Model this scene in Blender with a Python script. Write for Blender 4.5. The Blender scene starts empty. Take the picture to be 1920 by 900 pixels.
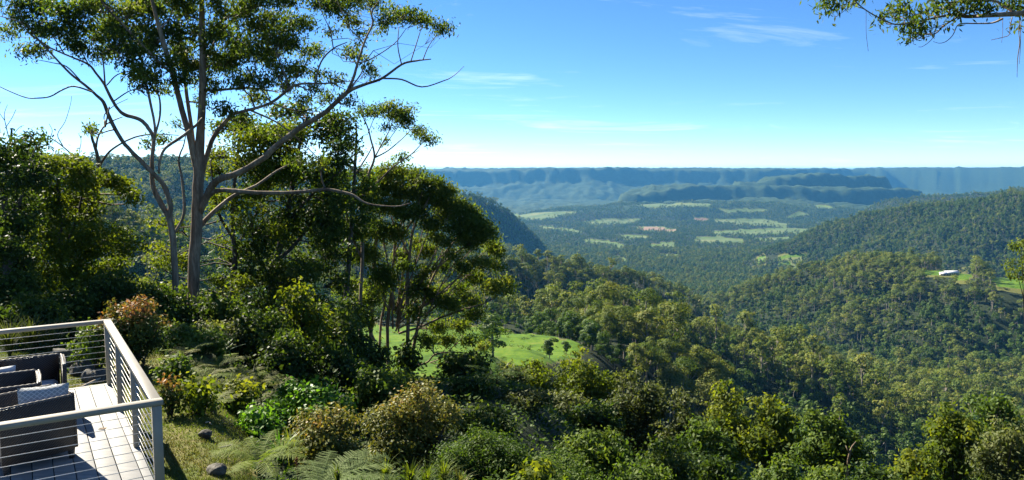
import bpy, math, random
import numpy as np

# ---------------------------------------------------------------- camera, sky, sun, exposure
scene = bpy.context.scene
CAMZ, FPX, CX, CY, HY = 3.26, 1400.0, 960.0, 450.0, 318.0
PITCH = math.atan((CY - HY) / FPX)
cam_data = bpy.data.cameras.new('camera')
cam_data.sensor_width = 36.0
cam_data.lens = 36.0 * FPX / 1920.0
cam_data.clip_start = 0.1
cam_data.clip_end = 60000.0
cam = bpy.data.objects.new('camera', cam_data)
scene.collection.objects.link(cam)
cam.location = (0, 0, CAMZ)
cam.rotation_euler = (math.pi / 2 - PITCH, 0, 0)
scene.camera = cam

SUN_AZ, SUN_EL = math.radians(-47), math.radians(37)      # azimuth from the view direction (+Y), clockwise
sdir = (math.sin(SUN_AZ) * math.cos(SUN_EL), math.cos(SUN_AZ) * math.cos(SUN_EL), math.sin(SUN_EL))
world = bpy.data.worlds.new('World')
scene.world = world
world.use_nodes = True
wn, wl = world.node_tree.nodes, world.node_tree.links
wn.clear()
sky = wn.new('ShaderNodeTexSky')
sky.sky_type = 'NISHITA'
sky.sun_disc = False
sky.sun_elevation = SUN_EL
sky.sun_rotation = SUN_AZ
sky.altitude = 5000
sky.air_density = 1.0
sky.dust_density = 0.0
sky.ozone_density = 4.0
# thin cirrus: noise over the sky direction, projected on a high layer
tcw = wn.new('ShaderNodeTexCoord')
sepw = wn.new('ShaderNodeSeparateXYZ'); wl.new(tcw.outputs['Generated'], sepw.inputs[0])
def wmath(op, a, b):
    n = wn.new('ShaderNodeMath'); n.operation = op
    for i, v in enumerate((a, b)):
        if v is None: continue
        if isinstance(v, (int, float)): n.inputs[i].default_value = v
        else: wl.new(v, n.inputs[i])
    return n.outputs[0]
zc = wmath('ADD', wmath('MAXIMUM', sepw.outputs[2], 0.0), 0.10)
cmb = wn.new('ShaderNodeCombineXYZ')
wl.new(wmath('DIVIDE', sepw.outputs[0], zc), cmb.inputs[0])
wl.new(wmath('DIVIDE', sepw.outputs[1], zc), cmb.inputs[1])
mp = wn.new('ShaderNodeMapping'); mp.inputs['Scale'].default_value = (0.55, 1.3, 1); mp.inputs['Location'].default_value = (2.8, 0.27, 0)
mp.inputs['Rotation'].default_value = (0, 0, 0.35)
wl.new(cmb.outputs[0], mp.inputs[0])
nz = wn.new('ShaderNodeTexNoise'); nz.inputs['Scale'].default_value = 1.0; nz.inputs['Detail'].default_value = 9; nz.inputs['Roughness'].default_value = 0.62
nz.inputs['Distortion'].default_value = 0.8
wl.new(mp.outputs[0], nz.inputs['Vector'])
cr = wn.new('ShaderNodeMapRange'); cr.inputs[1].default_value = 0.56; cr.inputs[2].default_value = 0.86; cr.inputs[3].default_value = 0.0; cr.inputs[4].default_value = 0.42
wl.new(nz.outputs[0], cr.inputs[0])
mixw = wn.new('ShaderNodeMixRGB'); mixw.inputs[2].default_value = (9.5, 10.0, 10.6, 1)
hsv = wn.new('ShaderNodeHueSaturation'); hsv.inputs['Saturation'].default_value = 1.16; wl.new(sky.outputs[0], hsv.inputs['Color'])
wl.new(cr.outputs[0], mixw.inputs[0]); wl.new(hsv.outputs[0], mixw.inputs[1])
bg = wn.new('ShaderNodeBackground'); bg.inputs['Strength'].default_value = 0.058
wo = wn.new('ShaderNodeOutputWorld')
wl.new(mixw.outputs[0], bg.inputs[0]); wl.new(bg.outputs[0], wo.inputs[0])

sun_data = bpy.data.lights.new('sun', 'SUN')
sun_data.energy = 5.0
sun_data.angle = math.radians(0.5)
sun_data.color = (1.0, 0.92, 0.76)
sun = bpy.data.objects.new('sun', sun_data)
scene.collection.objects.link(sun)
from mathutils import Vector
sun.rotation_euler = Vector(sdir).to_track_quat('Z', 'Y').to_euler()
sun.location = (-50, 50, 60)

scene.view_settings.view_transform = 'Standard'
scene.view_settings.look = 'None'
scene.view_settings.gamma = 1.0
scene.view_settings.exposure = 1.9
scene.cycles.use_denoising = True
scene.cycles.max_bounces = 6
scene.cycles.diffuse_bounces = 3
scene.cycles.glossy_bounces = 2
scene.cycles.transmission_bounces = 4
scene.cycles.volume_bounces = 0
scene.cycles.transparent_max_bounces = 6
scene.cycles.caustics_reflective = False
scene.cycles.caustics_refractive = False
scene.cycles.sample_clamp_indirect = 4.0

# ---------------------------------------------------------------- helpers
COL = scene.collection
cp, sp = math.cos(PITCH), math.sin(PITCH)
def P(px, py, Y):
    """pixel of the 1920x900 photograph + forward distance Y -> world point"""
    x = (px - CX) / FPX; v = -(py - CY) / FPX
    dy = cp + v * sp; dz = -sp + v * cp
    return np.array([x / dy * Y, Y, CAMZ + dz / dy * Y])
def px_size(Y): return Y / FPX                       # metres for one pixel at distance Y
def proj(x, y, z):
    zz = z - CAMZ
    d = y * cp - zz * sp
    v = y * sp + zz * cp
    return CX + FPX * x / d, CY - FPX * v / d, d

def mk_mesh(name, verts, faces, mats=(), smooth=False, tint=None, midx=None):
    me = bpy.data.meshes.new(name)
    verts = np.asarray(verts, dtype=np.float32).reshape(-1, 3)
    if isinstance(faces, np.ndarray):
        k = faces.shape[1]; flat = faces.astype(np.int32).ravel()
        starts = np.arange(0, len(flat), k, dtype=np.int32)
    else:
        lens = np.array([len(f) for f in faces], dtype=np.int32)
        flat = np.array([i for f in faces for i in f], dtype=np.int32)
        starts = np.concatenate([[0], np.cumsum(lens)[:-1]]).astype(np.int32)
    me.vertices.add(len(verts)); me.vertices.foreach_set('co', verts.ravel())
    me.loops.add(len(flat)); me.loops.foreach_set('vertex_index', flat)
    me.polygons.add(len(starts)); me.polygons.foreach_set('loop_start', starts)
    if smooth: me.polygons.foreach_set('use_smooth', np.ones(len(starts), dtype=bool))
    for m in mats: me.materials.append(m)
    if midx is not None: me.polygons.foreach_set('material_index', np.asarray(midx, dtype=np.int32))
    me.update(calc_edges=True)
    if tint is not None:
        a = me.attributes.new('tint', 'FLOAT', 'POINT'); a.data.foreach_set('value', np.asarray(tint, dtype=np.float32))
    return me

def add(name, me, parent=None, loc=None, rotz=0.0, scale=None):
    o = bpy.data.objects.new(name, me)
    COL.objects.link(o)
    if parent is not None: o.parent = parent
    if loc is not None: o.location = [float(c) for c in loc]
    if rotz: o.rotation_euler = (0, 0, rotz)
    if scale is not None: o.scale = scale if hasattr(scale, '__len__') else (scale,) * 3
    return o
def tag(o, label=None, cat=None, group=None, kind=None):
    if label: o['label'] = label
    if cat: o['category'] = cat
    if group: o['group'] = group
    if kind: o['kind'] = kind
    return o
def thing(name, label, cat, loc=(0, 0, 0), rotz=0.0, group=None, scale=None):
    return tag(add(name, None, None, loc, rotz, scale), label, cat, group)

class MB:
    """collects boxes / tubes / polys into one mesh"""
    def __init__(s): s.v, s.f, s.n = [], [], 0
    def addvf(s, v, f):
        v = np.asarray(v, float).reshape(-1, 3)
        s.v.append(v); s.f += [tuple(int(i) + s.n for i in q) for q in f]; s.n += len(v)
    def box(s, c, ax, ay, az, hx, hy, hz, bev=0.0):
        c, ax, ay, az = map(lambda q: np.asarray(q, float), (c, ax, ay, az))
        if bev <= 0:
            v = [c + ax * i * hx + ay * j * hy + az * k * hz for k in (-1, 1) for j in (-1, 1) for i in (-1, 1)]
            s.addvf(v, [(0, 2, 3, 1), (4, 5, 7, 6), (0, 1, 5, 4), (2, 6, 7, 3), (0, 4, 6, 2), (1, 3, 7, 5)])
        else:
            b = bev; pr = [(-hx, -hy + b), (-hx + b, -hy), (hx - b, -hy), (hx, -hy + b), (hx, hy - b), (hx - b, hy), (-hx + b, hy), (-hx, hy - b)]
            inn = [(p[0] * (hx - b) / hx, p[1] * (hy - b) / hy) for p in pr]
            rings = [(inn, -hz), (pr, -hz + b), (pr, hz - b), (inn, hz)]
            v = [c + ax * p[0] + ay * p[1] + az * z for r, z in rings for p in r]
            f = [tuple(range(7, -1, -1)), tuple(range(24, 32))]
            for r in range(3):
                for i in range(8):
                    j = (i + 1) % 8; f.append((r * 8 + i, r * 8 + j, r * 8 + 8 + j, r * 8 + 8 + i))
            s.addvf(v, f)
    def tube(s, pts, rad, n=6, cap=True):
        v, f = tube_vf(pts, rad, n, cap); s.addvf(v, f)
    def mesh(s, name, mats, smooth=False): return mk_mesh(name, np.concatenate(s.v), s.f, mats, smooth)

def tube_vf(pts, rad, n=6, cap=True):
    pts = np.asarray(pts, float); m = len(pts)
    rad = np.broadcast_to(np.asarray(rad, float), (m,))
    t = np.gradient(pts, axis=0); t /= np.linalg.norm(t, axis=1)[:, None] + 1e-9
    up = np.array([0.13, 0.31, 1.0]) if abs(t[0][2]) < 0.8 else np.array([1.0, 0.2, 0.1])
    v = []
    a = np.arange(n) * 2 * np.pi / n
    for i in range(m):
        u = up - t[i] * (up @ t[i]); u /= np.linalg.norm(u) + 1e-9; up = u
        w = np.cross(t[i], u)
        v.append(pts[i] + rad[i] * (np.cos(a)[:, None] * u + np.sin(a)[:, None] * w))
    f = []
    for i in range(m - 1):
        for k in range(n):
            j = (k + 1) % n; f.append((i * n + k, i * n + j, i * n + n + j, i * n + n + k))
    if cap:
        f.append(tuple(range(n - 1, -1, -1))); f.append(tuple((m - 1) * n + k for k in range(n)))
    return np.concatenate(v), f

def catmull(pts, rad, sub=4, jit=0.0, rng=None):
    pts = np.asarray(pts, float); rad = np.asarray(rad, float)
    if len(pts) < 2: return pts, rad
    q = np.vstack([2 * pts[0] - pts[1], pts, 2 * pts[-1] - pts[-2]])
    out, ro = [], []
    for i in range(len(pts) - 1):
        p0, p1, p2, p3 = q[i:i + 4]
        for k in range(sub):
            t = k / sub
            out.append(0.5 * (2 * p1 + (p2 - p0) * t + (2 * p0 - 5 * p1 + 4 * p2 - p3) * t * t + (3 * p1 - p0 - 3 * p2 + p3) * t ** 3))
            ro.append(rad[i] * (1 - t) + rad[i + 1] * t)
    out.append(pts[-1]); ro.append(rad[-1])
    out = np.array(out); ro = np.array(ro)
    if jit and rng is not None:
        j = rng.normal(size=out.shape) * ro[:, None] * jit; j[0] = 0; out += j
    return out, ro

# value noise (numpy)
def _h(ix, iy, seed):
    n = (ix.astype(np.int64) * 374761393 + iy.astype(np.int64) * 668265263 + seed * 974711) & 0x7fffffff
    n = ((n ^ (n >> 13)) * 1274126177) & 0x7fffffff
    return ((n ^ (n >> 16)) & 0xffff) / 65535.0
def vnoise(x, y, seed=0):
    xi, yi = np.floor(x), np.floor(y); fx, fy = x - xi, y - yi
    fx = fx * fx * (3 - 2 * fx); fy = fy * fy * (3 - 2 * fy)
    a, b = _h(xi, yi, seed), _h(xi + 1, yi, seed); c, d = _h(xi, yi + 1, seed), _h(xi + 1, yi + 1, seed)
    return (a * (1 - fx) + b * fx) * (1 - fy) + (c * (1 - fx) + d * fx) * fy - 0.5
def fbm(x, y, seed=0, oct=4):
    s, amp, r = 1.0, 1.0, 0
    for o in range(oct):
        r = r + amp * vnoise(x * s, y * s, seed + o * 17); s *= 2.03; amp *= 0.5
    return r

# ---------------------------------------------------------------- materials
def nodes_of(name):
    m = bpy.data.materials.new(name); m.use_nodes = True
    nt = m.node_tree; nt.nodes.clear()
    out = nt.nodes.new('ShaderNodeOutputMaterial')
    return m, nt, out
def N(nt, kind, **kw):
    n = nt.nodes.new(kind)
    for k, v in kw.items():
        if k.startswith('i_'):
            key = k[2:].replace('_', ' ')
            n.inputs[int(key) if key.isdigit() else key].default_value = v
        else: setattr(n, k, v)
    return n
def ramp(nt, fac, stops):
    r = nt.nodes.new('ShaderNodeValToRGB')
    el = r.color_ramp.elements
    while len(el) > len(stops): el.remove(el[-1])
    while len(el) < len(stops): el.new(0.5)
    for e, (p, c) in zip(el, stops): e.position = p; e.color = (*c, 1)
    nt.links.new(fac, r.inputs[0]); return r.outputs[0]
def leaf_mat(name, stops, transl=0.35, tcol=(1.25, 1.35, 0.45), rough=0.5, spec=0.35, var=0.22):
    """leaf colours run along the per-leaf tint attribute; light passes through the blade"""
    m, nt, out = nodes_of(name); L = nt.links.new
    at = N(nt, 'ShaderNodeAttribute', attribute_name='tint')
    oi = N(nt, 'ShaderNodeObjectInfo')
    mth = N(nt, 'ShaderNodeMath', operation='MULTIPLY_ADD', i_1=var, i_2=-var / 2); L(oi.outputs['Random'], mth.inputs[0])
    ad = N(nt, 'ShaderNodeMath', operation='ADD', use_clamp=True); L(at.outputs['Fac'], ad.inputs[0]); L(mth.outputs[0], ad.inputs[1])
    c = ramp(nt, ad.outputs[0], stops)
    b = N(nt, 'ShaderNodeBsdfPrincipled'); b.inputs['Roughness'].default_value = rough
    b.inputs['Specular IOR Level'].default_value = spec
    L(c, b.inputs['Base Color'])
    mu = N(nt, 'ShaderNodeMixRGB', blend_type='MULTIPLY'); mu.inputs[0].default_value = 1.0; mu.inputs[2].default_value = (*tcol, 1)
    L(c, mu.inputs[1])
    t = N(nt, 'ShaderNodeBsdfTranslucent'); L(mu.outputs[0], t.inputs[0])
    mx = N(nt, 'ShaderNodeMixShader'); mx.inputs[0].default_value = transl
    L(b.outputs[0], mx.inputs[1]); L(t.outputs[0], mx.inputs[2]); L(mx.outputs[0], out.inputs[0])
    return m
def plain(name, stops, scale=5.0, rough=0.7, bump=0.0, stretch=(1, 1, 1), detail=6, coord='Object', spec=0.3, metallic=0.0, rotz=0.0):
    m, nt, out = nodes_of(name); L = nt.links.new
    tc = N(nt, 'ShaderNodeTexCoord'); mp = N(nt, 'ShaderNodeMapping'); mp.inputs['Scale'].default_value = stretch; mp.inputs['Rotation'].default_value = (0, 0, rotz)
    L(tc.outputs[coord], mp.inputs[0])
    nz = N(nt, 'ShaderNodeTexNoise', i_Scale=scale, i_Detail=detail, i_Roughness=0.6); L(mp.outputs[0], nz.inputs['Vector'])
    c = ramp(nt, nz.outputs[0], stops)
    b = N(nt, 'ShaderNodeBsdfPrincipled'); b.inputs['Roughness'].default_value = rough
    b.inputs['Specular IOR Level'].default_value = spec; b.inputs['Metallic'].default_value = metallic
    L(c, b.inputs['Base Color'])
    if bump:
        bp = N(nt, 'ShaderNodeBump'); bp.inputs['Strength'].default_value = bump; bp.inputs['Distance'].default_value = 0.02
        L(nz.outputs[0], bp.inputs['Height']); L(bp.outputs[0], b.inputs['Normal'])
    L(b.outputs[0], out.inputs[0])
    return m

# ---------------------------------------------------------------- terrain: home slope, ridges, valley floor
YT = [-60, 0, 8, 10.5, 13, 16, 25, 32, 45, 60, 90, 130, 200, 300, 420, 600, 900, 1500, 2300, 3000, 60000]
# ground height against forward distance, in three directions: left, ahead (paddock side), right
Z_L = [0, -.35, -.45, -.5, -.6, -.8, -2.0, -4, -10, -20, -35, -52, -75, -100, -130, -170, -220, -285, -325, -332, -330]
Z_M = [0, -.35, -.6, -1.3, -2.3, -3.1, -4.2, -5.8, -11, -17, -27, -38, -58, -90, -125, -190, -235, -285, -325, -332, -330]
Z_R = [0, -.6, -1.9, -3.2, -4.6, -6.0, -9.5, -12, -16, -26, -46, -72, -112, -150, -178, -205, -240, -285, -325, -332, -330]
def ridge(pts, w, slope, th=13.0, e=25.0, cliff=0.0, cw=60.0, warp=0.10, zoff=0.0):
    q = np.array([P(a, b, Y) for a, b, Y in pts]); q[:, 2] -= th - zoff
    return dict(q=q, w=w, slope=slope, e=e, cliff=cliff, cw=cw, warp=warp)
RIDGES = [
    # paddock shelf below the garden
    ridge([(560, 640, 190), (700, 668, 170), (830, 672, 185), (960, 652, 235), (1070, 640, 290)], 20, 1.1, th=0, e=14, warp=0.03),
    # near wooded spur running down to the right
    ridge([(700, 560, 420), (880, 556, 420), (960, 566, 420), (1060, 572, 440), (1160, 583, 460), (1250, 603, 490), (1340, 640, 530), (1430, 695, 570), (1510, 760, 610)], 12, 0.50, e=25),
    # second spur with the shaded flank
    ridge([(600, 470, 720), (820, 478, 740), (950, 480, 760), (1010, 484, 790), (1090, 500, 830), (1170, 512, 860), (1250, 530, 900), (1300, 562, 930)], 6, 1.6, e=8),
    # right spur with house
    ridge([(2300, 506, 980), (2000, 510, 980), (1880, 510, 1000), (1780, 498, 1060), (1730, 491, 1120), (1685, 486, 1180), (1640, 508, 1200), (1590, 535, 1180), (1530, 566, 1150), (1470, 600, 1120), (1410, 632, 1080)], 22, 0.50, e=30),
    # big right ridge
    ridge([(2400, 335, 1900), (2100, 345, 2000), (1920, 360, 2150), (1820, 374, 2250), (1720, 384, 2350), (1640, 397, 2450), (1590, 412, 2520), (1562, 432, 2560)], 40, 0.85, e=70, warp=0.12),
    # ridge behind it
    ridge([(2300, 345, 3600), (1920, 353, 3700), (1850, 362, 3800), (1770, 366, 3900), (1720, 372, 4000)], 60, 0.5, e=60),
    # left dark hill
    ridge([(500, 352, 2500), (700, 358, 2500), (850, 362, 2550), (890, 364, 2600), (915, 372, 2620), (940, 388, 2650), (960, 405, 2680), (985, 430, 2700), (1010, 458, 2720), (1030, 475, 2720)], 12, 1.35, e=25),
    # forested hills behind the left trees
    ridge([(-700, 270, 1500), (-100, 288, 1500), (150, 297, 1500), (300, 297, 1500), (400, 303, 1600), (480, 330, 1650), (560, 390, 1700)], 40, 0.5, e=60, warp=0.15),
    ridge([(-500, 360, 380), (0, 375, 400), (150, 392, 430), (260, 420, 460), (340, 470, 480), (420, 540, 480)], 12, 0.5, e=25),
    # mid bench and mesa in the valley
    ridge([(1130, 392, 5300), (1250, 383, 5400), (1400, 380, 5400), (1550, 388, 5300), (1640, 400, 5200)], 280, 0.22, e=60, th=0),
    ridge([(1190, 366, 6100), (1235, 354, 6200), (1290, 349, 6300), (1380, 350, 6300), (1460, 352, 6200), (1600, 354, 6100), (1690, 357, 6100)], 170, 0.8, e=20, cliff=80, cw=50, th=0),
    ridge([(1420, 343, 6500), (1470, 333, 6500), (1530, 330, 6500), (1600, 330, 6500), (1632, 333, 6500)], 150, 0.8, e=20, cliff=70, cw=50, th=0),
    # far escarpments (plateau edge: the line lies behind the edge by the half width)
    ridge([(-400, 318, 9900), (400, 320, 9900), (800, 320, 9900), (950, 321, 9900), (1050, 318.5, 9900), (1180, 318, 9900), (1310, 320, 9900)], 1300, 0.42, e=60, cliff=110, cw=120, warp=0.05, th=0),
    ridge([(1280, 319, 11500), (1450, 318, 11500), (1650, 321, 11600), (1740, 319, 11600), (1800, 314.5, 11600), (1850, 319, 11600), (2500, 321, 11500)], 1400, 0.40, e=60, cliff=110, cw=120, warp=0.055, th=0),
]
def H(x, y):
    x = np.asarray(x, float); y = np.asarray(y, float)
    r = np.hypot(x, y)
    u = x / np.maximum(np.abs(y), 6.0)
    zl, zm, zr_ = np.interp(y, YT, Z_L), np.interp(y, YT, Z_M), np.interp(y, YT, Z_R)
    def sm(t): t = np.clip(t, 0, 1); return t * t * (3 - 2 * t)
    z = zl + (zm - zl) * sm((u + 0.45) / 0.2)
    z = z + (zr_ - z) * sm((u + 0.03) / 0.28)
    k = np.clip((r - 60) / 600, 0, 1)
    z = z + fbm(x / 420, y / 420, 3) * 42 * k * np.clip((2300 - r) / 1500, 0.25, 1) + fbm(x / 90, y / 90, 5) * 9 * np.clip((r - 60) / 300, 0, 1)
    z = z + fbm(x / 3.1, y / 3.1, 31, 3) * 0.22 * np.clip((r - 9) / 6, 0, 1)
    for i, R in enumerate(RIDGES):
        q = R['q']; wp = R['warp'] * q[:, 1].mean()
        sc = max(wp * 2.2, 40)
        wx = x + fbm(x / sc, y / sc, 40 + i) * wp * 0.9
        wy = y + fbm(x / sc + 9, y / sc + 5, 60 + i) * wp * 0.9
        zr = np.full(x.shape, -1e9)
        for a, b in zip(q[:-1], q[1:]):
            d = b - a; L2 = d[0] ** 2 + d[1] ** 2
            t = np.clip(((x - a[0]) * d[0] + (y - a[1]) * d[1]) / L2, 0, 1)
            D0 = np.hypot(x - a[0] - t * d[0], y - a[1] - t * d[1])
            t2 = np.clip(((wx - a[0]) * d[0] + (wy - a[1]) * d[1]) / L2, 0, 1)
            D1 = np.hypot(wx - a[0] - t2 * d[0], wy - a[1] - t2 * d[1])
            bl = np.clip(D0 / (wp * 1.0 + 1), 0, 1)
            dd = np.maximum(D0 * (1 - bl) + D1 * bl - R['w'], 0)
            zs = a[2] + t * d[2] - R['slope'] * (np.sqrt(dd * dd + R['e'] ** 2) - R['e'])
            if R['cliff']: zs = zs - R['cliff'] * np.clip(dd / R['cw'], 0, 1) ** 0.8
            zr = np.maximum(zr, zs)
        kk = 6.0 if i < 5 else 10.0
        mx = np.maximum(z, zr); df = np.abs(z - zr)
        z = mx + np.clip(kk - df, 0, None) ** 2 / (4 * kk) * np.clip((r - 80) / 100, 0, 1)
    far = np.clip((r - 11500) / 1500, 0, 1)
    z = z * (1 - far) + np.maximum(z, -45.0 + fbm(x / 900, y / 900, 77) * 14) * far
    return z
def H1(x, y): return float(H(np.array([x]), np.array([y]))[0])
def raymarch(px, py, y0=40.0, y1=14000.0):
    ys = np.exp(np.linspace(math.log(y0), math.log(y1), 1600))
    p1 = P(px, py, 1.0); dx, dz = p1[0], p1[2] - CAMZ
    h = H(dx * ys, ys); ray = CAMZ + dz * ys
    k = np.where(ray < h)[0]
    if len(k) == 0: return None
    i = max(k[0], 1)
    return np.array([dx * ys[i], ys[i], h[i]])

# clearings: outlines read off the photograph, dropped onto the terrain
FIELDS = [
    # (kind, start distance, pixel outline)   0 bright grass, 1 hazy pasture, 2 bare soil
    (0, 60, [(560, 606), (690, 608), (820, 614), (930, 614), (1000, 626), (1100, 650), (1090, 672), (1020, 690), (960, 725), (870, 750), (770, 745), (700, 700), (560, 690)]),
    (0, 600, [(1715, 505), (1765, 508), (1830, 515), (1815, 524), (1760, 520), (1725, 513)]),
    (0, 600, [(1856, 519), (1905, 520), (1930, 545), (1900, 550), (1868, 540)]),
    (1, 1200, [(1405, 488), (1460, 480), (1512, 474), (1512, 486), (1460, 492), (1412, 495)]),
    (1, 1200, [(1475, 503), (1510, 503), (1506, 514), (1486, 512)]),
    (1, 1200, [(1305, 445), (1345, 444), (1390, 449), (1390, 459), (1340, 457), (1305, 453)]),
    (1, 1200, [(1214, 461), (1265, 453), (1262, 466), (1222, 467)]),
    (1, 1200, [(1335, 434), (1400, 430), (1480, 427), (1552, 431), (1535, 439), (1470, 437), (1400, 441), (1345, 441)]),
    (2, 1200, [(1185, 426), (1230, 424), (1270, 430), (1262, 435), (1205, 432)]),
    (1, 1200, [(1090, 416), (1140, 411), (1200, 410), (1190, 418), (1120, 421)]),
    (1, 1200, [(1340, 410), (1420, 409), (1485, 418), (1470, 426), (1400, 421), (1340, 418)]),
    (2, 1200, [(1300, 409), (1330, 409), (1325, 416), (1300, 414)]),
    (1, 1200, [(965, 401), (1030, 398), (1090, 396), (1060, 404), (1020, 412), (970, 410)]),
    (1, 1200, [(1012, 425), (1055, 428), (1096, 434), (1080, 437), (1020, 431)]),
    (1, 1200, [(1100, 450), (1140, 451), (1175, 461), (1160, 464), (1105, 455)]),
    (1, 1200, [(1140, 479), (1160, 481), (1184, 490), (1170, 493), (1145, 485)]),
    (1, 1200, [(1236, 476), (1270, 477), (1268, 486), (1240, 482)]),
    (1, 1200, [(1180, 384), (1230, 382), (1330, 382), (1330, 387), (1230, 389)]), (1, 1200, [(1345, 392), (1420, 390), (1440, 394), (1360, 397)]),
    (1, 1200, [(1150, 441), (1200, 440), (1230, 446), (1170, 447)]), (1, 1200, [(1400, 447), (1470, 445), (1500, 449), (1430, 452)]),
    (1, 1200, [(1464, 406), (1500, 397), (1512, 402), (1490, 407)]),
    (1, 1200, [(1520, 386), (1560, 388), (1568, 394), (1540, 394)]),
]
WF = []
for kind, y0, poly in FIELDS:
    pts = []
    n = len(poly); cyp = sum(p[1] for p in poly) / n
    if kind: poly = [(a, b + (1 if b > cyp else 0)) for a, b in poly]
    for i in range(n):
        (ax, ay), (bx, by) = poly[i], poly[(i + 1) % n]
        for t in (0, 0.5):
            h = raymarch(ax + (bx - ax) * t, ay + (by - ay) * t, y0)
            if h is not None: pts.append(h[:2])
    if pts and kind:
        md = np.median([p[1] for p in pts]); pts = [p for p in pts if 0.75 * md < p[1] < 1.3 * md]
    if len(pts) > 4: WF.append((kind, np.array(pts)))
def inpoly(x, y, poly):
    c = np.zeros(x.shape, bool); n = len(poly); j = n - 1
    for i in range(n):
        xi, yi = poly[i]; xj, yj = poly[j]
        m = ((yi > y) != (yj > y)) & (x < (xj - xi) * (y - yi) / (yj - yi + 1e-12) + xi)
        c ^= m; j = i
    return c
def field_at(x, y):
    k = np.full(x.shape, -1)
    r = np.hypot(x, y)
    wx = x + fbm(x / (r * 0.02 + 1), y / (r * 0.02 + 1), 91) * r * 0.008
    wy = y + fbm(x / (r * 0.02 + 1) + 7, y / (r * 0.02 + 1), 93) * r * 0.008
    for kind, poly in WF:
        lo, hi = poly.min(0), poly.max(0)
        b = (wx > lo[0]) & (wx < hi[0]) & (wy > lo[1]) & (wy < hi[1])
        if b.any():
            idx = np.where(b); ins = inpoly(wx[idx], wy[idx], poly)
            kk = k[idx]; kk[ins] = kind; k[idx] = kk
    return k

# the ground sheet: polar grid, fine in view, coarse behind
TH = np.radians(np.concatenate([np.linspace(-180, -62, 24, endpoint=False), np.linspace(-62, -37, 30, endpoint=False), np.linspace(-37, 37, 500, endpoint=False), np.linspace(37, 62, 30, endpoint=False), np.linspace(62, 180, 25)]))
RR = np.concatenate([[0.3], np.exp(np.linspace(math.log(2.0), math.log(4500.0), 350, endpoint=False)), np.linspace(4500, 11000, 260, endpoint=False), np.exp(np.linspace(math.log(11000), math.log(26000.0), 24))])
tg, rg = np.meshgrid(TH, RR)
gx, gy = rg * np.sin(tg), rg * np.cos(tg)
gz = H(gx, np.where(gy < 0, gy * np.where(rg > 300, 0, 1), gy))
gk = field_at(gx, gy)
nT, nR = len(TH), len(RR)
i0 = (np.arange(nR - 1)[:, None] * nT + np.arange(nT - 1)[None, :]).ravel()
ground_faces = np.stack([i0, i0 + 1, i0 + 1 + nT, i0 + nT], 1)
# canopy roughness where single trees are no longer built
farm = np.clip((rg - 5200) / 500, 0, 1) * np.clip((14000 - rg) / 2000, 0, 1) * (gk < 0)
gz = gz + farm * (8 + fbm(gx / 70, gy / 70, 111, 3) * 30 + fbm(gx / 420, gy / 420, 113, 3) * 26)

def ground_material():
    m, nt, out = nodes_of('ground'); L = nt.links.new
    ge = N(nt, 'ShaderNodeNewGeometry')
    at = N(nt, 'ShaderNodeAttribute', attribute_name='cover')
    def noise(scale, detail=5, rough=0.6):
        n = N(nt, 'ShaderNodeTexNoise', i_Scale=scale, i_Detail=detail, i_Roughness=rough); L(ge.outputs['Position'], n.inputs['Vector']); return n.outputs[0]
    lawn = ramp(nt, noise(1.1, 8), [(0.30, (0.055, 0.060, 0.018)), (0.45, (0.075, 0.095, 0.018)), (0.56, (0.12, 0.105, 0.035)), (0.70, (0.085, 0.12, 0.02))])
    pad = ramp(nt, noise(0.11, 12, 0.8), [(0.36, (0.022, 0.050, 0.004)), (0.46, (0.046, 0.098, 0.005)), (0.54, (0.074, 0.135, 0.007)), (0.64, (0.120, 0.145, 0.022))])
    past = ramp(nt, noise(0.008, 8), [(0.30, (0.05, 0.08, 0.022)), (0.5, (0.085, 0.118, 0.036)), (0.70, (0.145, 0.15, 0.06))])
    soil = ramp(nt, noise(0.012, 8), [(0.30, (0.16, 0.10, 0.065)), (0.70, (0.23, 0.155, 0.10))])
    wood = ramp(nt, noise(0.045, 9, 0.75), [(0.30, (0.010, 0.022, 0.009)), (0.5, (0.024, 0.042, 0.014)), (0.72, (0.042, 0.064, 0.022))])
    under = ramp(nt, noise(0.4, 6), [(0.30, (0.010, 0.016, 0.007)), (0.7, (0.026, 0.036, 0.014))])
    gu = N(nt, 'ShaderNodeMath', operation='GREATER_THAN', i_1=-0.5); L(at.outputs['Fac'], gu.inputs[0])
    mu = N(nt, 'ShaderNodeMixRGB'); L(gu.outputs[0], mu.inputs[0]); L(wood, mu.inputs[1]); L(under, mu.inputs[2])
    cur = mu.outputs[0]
    for lo, c in ((0.5, lawn), (1.5, pad), (2.5, past), (3.5, soil)):
        g = N(nt, 'ShaderNodeMath', operation='GREATER_THAN', i_1=lo); L(at.outputs['Fac'], g.inputs[0])
        mx = N(nt, 'ShaderNodeMixRGB'); L(g.outputs[0], mx.inputs[0]); L(cur, mx.inputs[1]); L(c, mx.inputs[2]); cur = mx.outputs[0]
    b = N(nt, 'ShaderNodeBsdfPrincipled'); b.inputs['Roughness'].default_value = 0.9; b.inputs['Specular IOR Level'].default_value = 0.1
    L(cur, b.inputs['Base Color'])
    bp = N(nt, 'ShaderNodeBump'); bp.inputs['Strength'].default_value = 0.6; bp.inputs['Distance'].default_value = 0.05
    L(noise(9.0, 8), bp.inputs['Height']); L(bp.outputs[0], b.inputs['Normal'])
    L(b.outputs[0], out.inputs[0]); return m
ground_me = mk_mesh('ground', np.stack([gx, gy, gz], -1).reshape(-1, 3), ground_faces[:, ::-1].copy(), [ground_material()], True)
cover = np.where(gk < 0, np.where(rg > 5000, -1.0, 0.0), gk + 2.0)
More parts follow.
